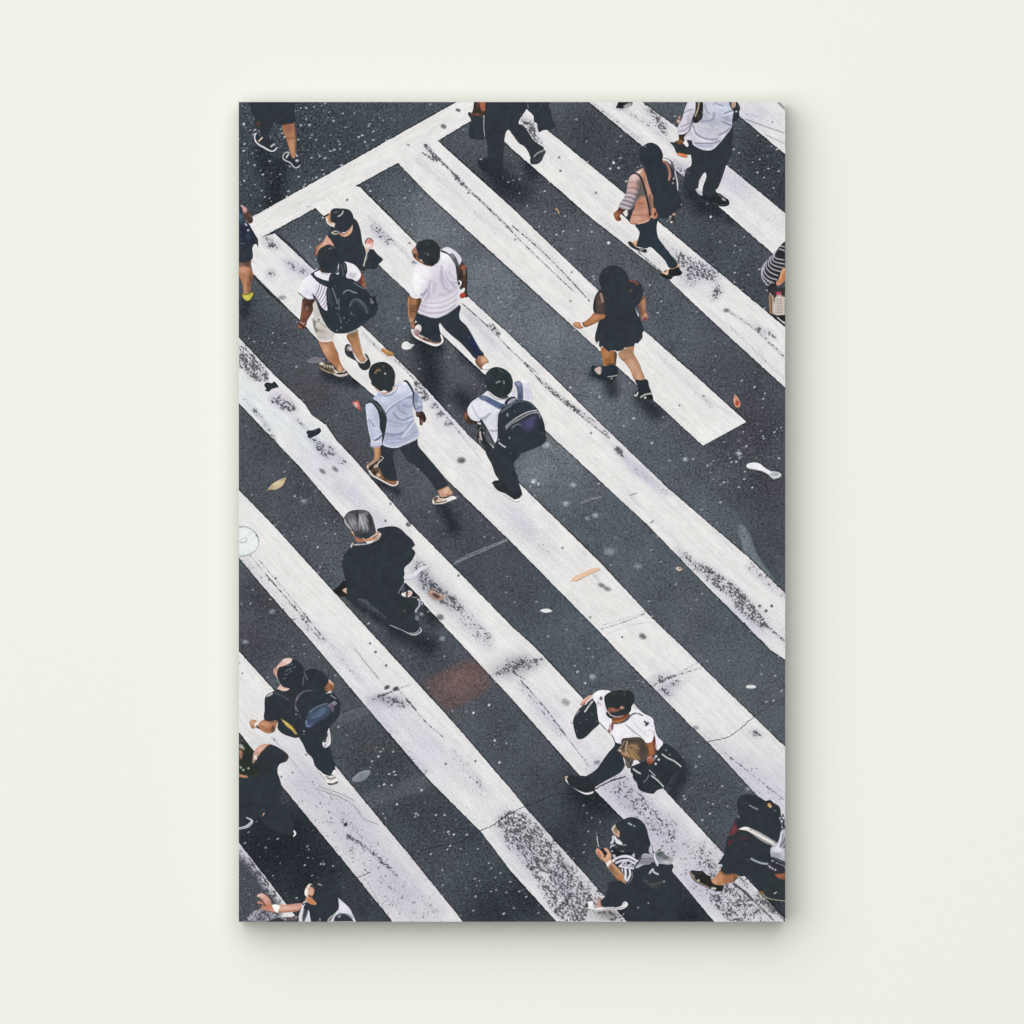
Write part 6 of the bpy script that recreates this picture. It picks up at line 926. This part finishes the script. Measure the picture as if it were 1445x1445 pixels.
p('striped_top', a, "440,360 480,330 600,460 600,490 540,500 480,500 520,560 640,600 760,600 840,720 800,760 770,830 755,900 745,980 700,1030 655,1040 630,960 590,860 540,800 450,720 460,640 430,560 420,470", '#25282e',
  [('p', "480,345 520,390 605,475 520,470 495,430", '#e9e6ee', .97, .8), ('p', "462,345 480,400 470,460 425,475 445,420", '#dcd9e4', .95, .8), ('s', "420,530 450,500 495,495", 2.4, '#d6d3de', .9, .6), ('s', "430,590 460,575", 2, '#c9c6d0', .8), ('s', "450,650 480,640 490,665", 3, '#d2d0da', .9, .7), ('s', "455,725 540,680 640,655 730,675 800,725", 4.2, '#e9e6f0', .97, .6), ('s', "500,715 580,685 680,685 780,725", 1.5, '#2a2c33', .95), ('s', "510,750 600,715 700,715 795,770", 3, '#e4e1ec', .95, .6), ('s', "560,800 640,810 760,830", 3, '#e4e1ec', .95, .6), ('s', "570,790 620,740 640,720", 2.6, '#dad7e2', .95, .6), ('s', "640,780 660,740 650,720", 2, '#dad7e2', .9), ('s', "680,790 740,760", 2.2, '#dad7e2', .9), ('s', "600,770 700,790 780,800", 1.6, '#cfccd8', .9),
   ('s', "600,840 600,900 625,960", 2.4, '#d9d6e2', .95, .6), ('s', "645,830 650,900 645,990", 3.4, '#e9e6f0', .97, .6), ('s', "705,850 715,920 670,1010", 3, '#e4e1ec', .97, .6), ('s', "748,880 745,970 690,1040", 1.3, '#9a969e', .9), ('s', "750,640 780,615", 2.6, '#c9c6d2', .8), ('s', "800,590 830,630", 1.5, '#8d929a', .8), ('d', "770,650 835,715", 1.4, '#e0dde6', .9)])
p('tote_bag', a, "800,830 790,810 860,720 900,620 1000,630 1065,690 1100,740 1050,720! 1030,740 1000,770 900,785", '#8b8a94', [('b', "960,670", 80, 40, '#a9a7b0', .95), ('s', "870,690 960,690 1050,680", 1.6, '#5c5a64', .8), ('s', "880,740 980,720 1040,720", 1.4, '#74727c', .8), ('b', "850,800", 50, 24, '#c9c7cf', .9, -25), ('s', "905,625 1000,635 1060,680", 1.4, '#d6d4da', .8)])
p('ribbon_bow', a, "985,570 1010,490 1040,510 1050,610 1075,600 1160,540 1200,560 1215,610 1340,670 1330,700 1310,770 1130,765 1120,800 1095,790 1060,700 1000,620", '#9c9ba4', [('b', "1020,560", 24, 50, '#d0ced8', .95), ('p', "1048,510 1100,535 1170,545 1080,590 1055,605", '#2a2430', .95, .8), ('b', "1150,620", 60, 50, '#50585c', .95), ('b', "1120,680", 34, 34, '#7d838a', .9), ('b', "1230,670", 50, 34, '#63666c', .9), ('b', "1250,740", 90, 24, '#c4c4cc', .95), ('b', "1190,560", 24, 20, '#e4e2e8', .9), ('s', "1065,610 1080,690 1130,790", 2.2, '#e6e4ea', .95, .6), ('s', "1090,600 1180,560", 1.2, '#c9c7cf', .8), ('s', "1225,620 1335,680", 1.4, '#d0ced6', .8)])
p('phone', a, "215,365 235,350 248,430 262,500 300,520 330,560 370,600 350,640 300,580 262,545 230,500", '#26282d', [('s', "230,360 240,430 255,510", 1.8, '#c9c9d0', .95, .5), ('s', "270,530 310,530", 1.4, '#7d7f9a', .9), ('b', "230,360", 10, 12, '#9a9ca4', .8), ('s', "225,490 240,520", 1.2, '#8a2c2c', .7)])

# person bending at the lower right corner
a = F(965, 1110, 160); b = F(965, 1160, 160)
p = person('printed person in black shorts with a silver strapped bag, cut off by the lower right edge', 30, 'leg leg', [
 (a, "340,1185 380,1165 430,1110 470,1060 540,1110 640,1105 690,1140 660,1190 580,1230 510,1240 480,1260 400,1260 360,1230", '#b87c54', [('b', "450,1160", 40, 60, '#c68a66', .9, 20), ('b', "560,1190", 50, 40, '#9a6444', .8, -30), ('b', "650,1150", 30, 40, '#7a5a3c', .9), ('b', "390,1210", 34, 34, '#d19a7c', .9), ('s', "470,1070 540,1125 640,1115", 3, '#6a4632', .8, 2), ('s', "600,1225 680,1160", 2, '#4d3a2c', .7, 1)]),
 (a, "1160,1120 1300,1090! 1300,1270! 1220,1200 1180,1150", '#8c5240', [('b', "1230,1130", 60, 24, '#a05c42', .9), ('b', "1260,1210", 40, 40, '#7c4a40', .9)])])
p('shorts', a, "430,990! 510,860 530,760 560,640 640,600 850,600 1120,760 1110,910 1300,1020! 1300,1090 1170,1110 1130,1090 1100,1120 1300,1200! 1300,1445! 1200,1445 1100,1420 1010,1360 920,1240 820,1130 720,1145 640,1108 540,1115 470,1060 490,995", '#30373e',
  [('p', "580,690 620,680 610,710 575,750", '#6a3038', .9, 1), ('b', "760,640", 70, 34, '#56323c', .9), ('b', "800,730", 20, 14, '#5a3a40', .8), ('s', "860,920 930,955 1000,978 1065,985", 2.6, '#aab4b8', .95, .6), ('b', "805,932", 10, 10, '#5d656c', .9), ('s', "1085,1010 1150,1050 1200,1078", 2.4, '#c0c0c8', .85, .8), ('p', "1080,990 1140,960 1300,1040 1300,1080 1190,1095", '#35323c', .9, 1), ('d', "1100,1025 1130,1045 1165,1060 1185,968 1130,945", 1.2, '#dfdde4', .9), ('b', "1220,1260", 90, 60, '#2f3a34', .7), ('s', "1150,1365 1180,1345", 1.4, '#d6d6c8', .9), ('s', "1150,940 1220,980 1300,1020", 1.6, '#d0ccd4', .8)])
p('loafer', a, "75,1110 90,1072 160,1072 240,1080 290,1120 345,1150 345,1185 380,1240 480,1260 510,1255 490,1320 460,1335 380,1320 260,1270 160,1220 95,1160", '#2a2b28', [('s', "80,1120 115,1165 200,1225 320,1285", 1.4, '#b9a08c', .9), ('s', "90,1105 130,1150", 2.6, '#a09488', .9, .8), ('b', "188,1195", 12, 12, '#e6e0da'), ('s', "360,1295 400,1300", 2.8, '#e2dcd4', .95, .7), ('b', "170,1100", 60, 24, '#33343a', .8), ('s', "80,1090 75,1120", 1.4, '#6a3a34', .8)])
p('sandal', a, "975,1360 985,1330 1020,1340 1030,1380 1090,1420 1180,1440 1300,1452! 1300,1475! 1160,1458 1060,1430 990,1390", '#30352f', [('b', "995,1352", 24, 20, '#b08048', .95), ('s', "1005,1375 1060,1415 1160,1440 1300,1456", 1.5, '#b9b098', .9), ('d', "1000,1350", 1, '#3a2c20')])
p('top', a, "555,640 590,560 650,440 680,400 720,500 700,550 800,540 860,600 720,640 600,640", '#33393a', [('p', "580,625 600,560 650,455 690,530 640,600", '#6e333c', .95, 1.5), ('b', "640,560", 30, 40, '#7a3a42', .8), ('s', "540,630 560,600", 2.4, '#9a9a9e', .9, .8)])
p('hair', a, "680,200 710,130 790,98 880,105 960,130 1040,180 1100,170 1140,205 1215,255 1235,340 1240,420 1235,530 1250,580 1180,715 1000,600 900,555 780,520 700,545 670,470 700,400 680,300", '#30373e', [('s', "835,238 880,262 940,288", 1.6, '#a0a6aa', .9), ('b', "1090,238", 20, 26, '#e0ac68', 1, -30), ('b', "1105,255", 12, 12, '#f0d2a0', .9), ('s', "1060,190 1110,180 1140,220", 2, '#22262a', .9, 1), ('b', "1160,305", 14, 8, '#8a9094', .8), ('s', "670,285 660,330 700,385", 1.8, '#e2d6d4', .95, .6), ('b', "672,295", 10, 18, '#c9a49c', .9), ('s', "760,205 800,215", 1.2, '#4f575e', .7), ('s', "820,160 900,150", 1, '#454d54', .7)])
p('bag_strap', a, "695,545! 740,520 800,512 860,535 960,580 1080,650 1190,715! 1180,745! 1130,755! 1040,715 900,630 810,565", '#ded8d6', [('s', "800,570 900,622 1040,700 1130,748", 1.2, '#2f3034', .95), ('s', "850,545 960,598 1080,665 1175,722", 1.2, '#2f3034', .95), ('b', "770,535", 50, 20, '#f0eae8', .9), ('s', "870,560 1000,630 1140,710", 1.4, '#f6f4f0', .9)])
p('silver_bag', a, "1110,780 1180,740 1220,650 1245,560 1300,540! 1300,970! 1240,960 1130,910 1112,900", '#b9b9c4', [('b', "1190,800", 60, 40, '#e2e1ea', .95), ('b', "1180,880", 60, 40, '#9c9ba8', .8), ('s', "1240,590 1225,700 1190,770", 2.2, '#e9e8ee', .9), ('s', "1290,640 1265,720 1230,770", 2, '#55565e', .9), ('s', "1265,600 1250,680 1225,740", 1.2, '#6a6b74', .8), ('s', "1270,780 1295,740", 2, '#4a4b52', .9), ('s', "1120,905 1200,930 1300,970", 2.6, '#3a3944', .95, .8), ('b', "1260,840", 30, 40, '#d0cfd8', .8)])
p('chain', a, "1215,390 1240,400 1255,350 1275,360 1285,420 1280,500 1270,545 1245,535 1235,470", '#5d6068', [('d', "1225,395 1250,440 1270,400 1260,520", 1.6, '#e0dfe6'), ('s', "1245,390 1275,470 1262,530", 1.6, '#23262b', .9), ('b', "1270,500", 12, 12, '#2a2c30', .9)])
# ------------------------------------------------------------ printed litter, stains and cracks lying on the road
def bit(name, f, pts, base, ops=(), label=None, lev=7):
    return patch(name, f, pts, base, ops, lev, INKM, .9, label)
B = F(410, 400, 140); A = F(500, 500, 140); DD = F(565, 420, 140)
bit('printed_leaf', Z3, "142,615! 178,572 215,550 252,535! 232,580 195,602 165,602", '#c9b48c', [('s', "145,612 190,580 250,538", .9, '#7a6444', .8), ('b', "205,570", 24, 12, '#dccaa4', .9, -30)], 'yellow leaf on the dark road left of the grey-haired figure')
bit('printed_leaf', A, "-30,690 0,700! 50,675 100,815! 60,800 0,745", '#d4695a', [('b', "20,740", 24, 40, '#f0d8d0', .9, -30), ('s', "0,720 50,770 100,815", 1, '#8a3428', .7)], 'red and white leaf beside the shoulder of the pale blue shirt')
bit('printed_leaf', Z1, "752,1303 790,1312 818,1335 795,1343 770,1330", '#c48c50', [('s', "758,1310 790,1330 812,1338", .9, '#5a4024', .7), ('b', "780,1315", 14, 6, '#dca868', .8, 25)], 'orange-brown leaf on the stripe beside the black trainers')
bit('printed_leaf', Z2, "228,562 238,560 250,575 252,590 246,592 242,578", '#b59464', [], 'small curled brown leaf high in the middle of the picture')
bit('printed_leaf', Z4, "1178,98! 1192,112 1208,145 1205,163 1190,168 1178,155 1172,128", '#dba184', [('b', "1192,145", 10, 14, '#b8372c', .95), ('s', "1180,105 1196,160", .9, '#8a4a38', .6)], 'pink and red leaf beyond the square end of a stripe')
bit('printed_spoon', Z4, "1240,476 1255,463 1290,460 1315,468 1335,485 1370,505 1400,508 1424,522 1410,540 1375,540 1358,524 1330,508 1290,498 1250,490", '#ebebed', [('b', "1392,524", 26, 14, '#a9aeb4', .95), ('s', "1365,525 1390,536 1418,526", 1, '#d6d9dc', .9), ('s', "1250,488 1330,506", .9, '#9a9da2', .8)], 'white plastic spoon lying on the asphalt')
bit('printed_stick', Z4, "310,1090! 325,1066 390,1034 430,1018 468,1018! 470,1026 400,1058 345,1086", '#e6bd9c', [('s', "330,1092 400,1060 470,1028", 1, '#4a3a32', .8), ('s', "320,1082 380,1045 455,1022", 1.2, '#f2d4bc', .8)], 'flat pale wooden stick on a stripe')
bit('printed_paper', DD, "18,705 42,655 95,640 145,675! 205,685! 170,720 145,748 80,762 35,748", '#e9e8e6', [('b', "150,700", 40, 20, '#d0ced0', .6), ('s', "30,745 85,760 150,745", 1, '#9a9896', .8)], 'white scrap of paper beside the raised white trainer')
bit('printed_paper', Z4, "148,1240! 172,1232 200,1234 216,1245! 190,1252 165,1250", '#e2e2e2', [], 'thin white scrap on the dark road in the lower middle')
bit('printed_paper', Z6, "1238,203 1262,193 1288,198 1290,206 1265,212", '#dededf', [], 'small white scrap near the right edge')
bit('printed_paper', Z4, "868,1018 882,1010 902,1020 885,1032", '#d6c8b8', [('b', "890,1018", 8, 6, '#8a5a48', .8)], 'small crumpled scrap beside the heavily worn stripe')
bit('printed_ring', Z3, "1000,1150 1020,1134 1050,1148 1086,1168 1065,1188 1025,1180", '#b08c7c', [('p', "1022,1152 1042,1152 1062,1172 1040,1174", '#4a3c3a', .9, 1), ('s', "1005,1148 1022,1138 1080,1166", 1, '#d6b8a8', .7)], 'rust coloured torn ring on the scuffed stripe')
bit('printed_cover', Z3, "-20,805 20,795 60,805 95,835 108,880 90,925 50,950 0,958 -20,955", '#e3e9ea', [('s', "0,800 40,798 85,825 106,870 100,915 60,945 0,958", 2.2, '#7d8286', .8, 1), ('b', "30,880", 60, 50, '#eef2f2', .8), ('s', "0,880 30,855 45,870 10,885", 1.6, '#b9bfc0', .8), ('s', "5,880 40,880", 1, '#9aa0a2', .7), ('s', "92,845 104,850", 2, '#55585c', .8)], 'white round cover at the left edge')
bit('printed_stain', Z5, "598,695 615,670 650,648 693,645 690,668 655,698 612,706", '#7f868d', [('s', "605,690 650,655 690,650", 1, '#a9b0b6', .7), ('s', "640,660 650,695", .9, '#5c636a', .7)], 'grey oval spot on the road below the white trainers')
bit('printed_stain', B, "245,1142 285,1090 355,1070 430,1078 475,1112 420,1148 330,1158", '#77757c', [('s', "260,1140 350,1150 450,1125", 1, '#97959c', .6)], 'pale oval stain at the toe of the laced trainer')
G = F(337, 470, 160)
bit('printed_tar_patch', G, "325,652 345,632! 372,628 420,640! 445,618 462,622 490,652! 512,688! 450,705 415,716! 395,738 372,750! 350,738 330,735! 348,705 328,680", '#2c333a', [], 'upper black tar patch on the worn stripe at the left')
bit('printed_tar_patch', G, "858,1262 885,1240! 930,1238 980,1225! 1030,1208 1052,1252! 1015,1290 960,1318 905,1340! 880,1328 875,1290", '#2c333a', [('d', "975,1250", 1, '#4d555c')], 'lower black tar patch on the worn stripe at the left')

def line_bit(name, f, pts, w, base, label, lev=6.5):
    P, sh = f.pts(pts)
    A_ = smooth(P, sh, False, 2.0)
    A_[1:-1] += rng.normal(0, .35, (len(A_) - 2, 2))
    d = np.gradient(A_, axis=0); d /= np.linalg.norm(d, axis=1)[:, None] + 1e-9
    nrm = np.stack([-d[:, 1], d[:, 0]], 1)
    ww = w * (.6 + .8 * rng.random(len(A_)))[:, None] / 2; ww[0] *= .3; ww[-1] *= .3
    poly = clip(np.concatenate([A_ + nrm * ww, (A_ - nrm * ww)[::-1]]))
    V, faces = triangulate(poly, 3)
    C, W = paint(V, base, f, ())
    o = add_mesh(name, V, faces, C, W, lev, INKM, root, FACE)
    o.location = (0, -DEPTH, 0); o['label'] = label
line_bit('printed_crack', Z5, "895,1080 960,1072 1040,1045 1150,1030 1220,995 1280,960 1340,935 1420,880 1500,840 1600,800", 1.1, '#2c3036', 'dark crack crossing the lower stripes from left of centre')
line_bit('printed_crack', Z6, "150,805 210,775 270,768 330,765", 1.0, '#2c3036', 'dark crack running up to the heel of the striding figure')
line_bit('printed_crack', Z6, "440,742 520,702 605,676", 1.7, '#3a3d43', 'short dark crack on the stripe beside the striding figure')
line_bit('printed_crack', Z6, "880,530 960,505 1050,490 1150,465 1200,430 1270,370 1330,320 1450,255", 1.0, '#3e4248', 'long dark crack beside the tote bag, reaching the right edge')
line_bit('printed_crack', Z5, "400,740 500,772 580,808 620,845 660,900 740,930", 1.0, '#85858b', 'thin crack on the stripe below the white trainers')
line_bit('printed_crack', Z3, "1140,985 1250,930 1340,895 1425,860", 1.0, '#8b9097', 'thin pale line on the asphalt right of the grey-haired figure')
line_bit('printed_crack', Z5, "545,340 600,318 650,300", 1.0, '#2f343b', 'short thin dark joint right of the rucksack near the bottom left')
line_bit('printed_crack', Z5, "540,1250 590,1225 640,1205 700,1180", 1.0, '#4d535a', 'faint joint at the bottom below the cracked stripe')
# ------------------------------------------------------------ stretched canvas, wall, light, camera
def simple_mat(name, c, bump=0.0, scale=400):
    m, nt, b = new_mat(name)
    tc = N(nt, 'ShaderNodeTexCoord').outputs['Object']
    n = noise(nt, tc, scale, 3)
    s = math_(nt, 'ADD', math_(nt, 'MULTIPLY', math_(nt, 'SUBTRACT', n, .5), .015), 1.0)
    cc = N(nt, 'ShaderNodeVectorMath', operation='SCALE')
    cc.inputs[0].default_value = c; nt.links.new(s, cc.inputs['Scale'])
    nt.links.new(cc.outputs[0], b.inputs['Base Color'])
    if bump:
        bp = N(nt, 'ShaderNodeBump'); bp.inputs['Strength'].default_value = bump; bp.inputs['Distance'].default_value = .0006
        nt.links.new(n, bp.inputs['Height']); nt.links.new(bp.outputs[0], b.inputs['Normal'])
    return m

import bmesh
def box(name, x0, x1, y0, y1, z0, z1, mat, bevel=0, seg=3, parent=None):
    bm = bmesh.new(); bmesh.ops.create_cube(bm, size=1)
    for v in bm.verts:
        v.co = Vector(((x0 + x1) / 2 + v.co.x * (x1 - x0), (y0 + y1) / 2 + v.co.y * (y1 - y0), (z0 + z1) / 2 + v.co.z * (z1 - z0)))
    if bevel: bmesh.ops.bevel(bm, geom=bm.edges[:], offset=bevel, segments=seg, profile=.5, affect='EDGES')
    me = bpy.data.meshes.new(name); bm.to_mesh(me); bm.free()
    me.materials.append(mat)
    o = bpy.data.objects.new(name, me); col.objects.link(o)
    if parent: o.parent = parent
    return o

wallc = lin(hexc('#eff1e7'))
WALL = simple_mat('pale_wall_paint', tuple(wallc * INK), .15, 300)
CANV = simple_mat('canvas_wrap', tuple(lin(hexc('#84857f')) * INK), .3, 900)
X0, X1 = (PX0 - CX) * S + .0006, (PX1 - CX) * S - .0006
Zt, Zb = (CY - PY0) * S - .0006, (CY - PY1) * S + .0006
box('stretched_canvas', X0, X1, -DEPTH + .00001, -.004, Zb, Zt, CANV, .0004, 2, root)
w = box('wall', -2.6, 2.6, 0, .12, -2.2, 2.2, WALL)
w['kind'] = 'structure'; w['label'] = 'plain off-white wall behind the canvas print'

# broad unseen lamp, placed up and left of the viewer for the soft shadow
ld = bpy.data.lights.new('soft_lamp', 'AREA'); ld.shape = 'DISK'; ld.size = 75.0
ld.energy = 1.0; ld.color = (1, 1, 1)
lo = bpy.data.objects.new('soft_lamp', ld); col.objects.link(lo)
LDIR = Vector((-.33, -1.0, .41)).normalized()
lo.location = LDIR * 35.0
lo.rotation_euler = (-LDIR).to_track_quat('-Z', 'Y').to_euler()
ld.energy = 31000

world = bpy.data.worlds.new('World'); scene.world = world; world.use_nodes = True
bg = world.node_tree.nodes.get('Background') or world.node_tree.nodes.new('ShaderNodeBackground')
bg.inputs['Color'].default_value = (1, 1, 1, 1); bg.inputs['Strength'].default_value = .03

cam = bpy.data.cameras.new('camera'); co = bpy.data.objects.new('camera', cam); col.objects.link(co)
dist = 14.0
co.location = (0, -dist, 0); co.rotation_euler = (math.radians(90), 0, 0)
cam.sensor_width = 36; cam.sensor_fit = 'HORIZONTAL'
# the drawing's millimetres are measured on the canvas face
cam.lens = 36 * (dist - DEPTH) / 1.445
cam.clip_start = .05; cam.clip_end = 80
scene.camera = co

scene.view_settings.view_transform = 'Standard'; scene.view_settings.look = 'None'
scene.view_settings.exposure = 0; scene.view_settings.gamma = 1; scene.view_settings.use_curve_mapping = False
scene.render.engine = 'CYCLES'
scene.cycles.max_bounces = 4
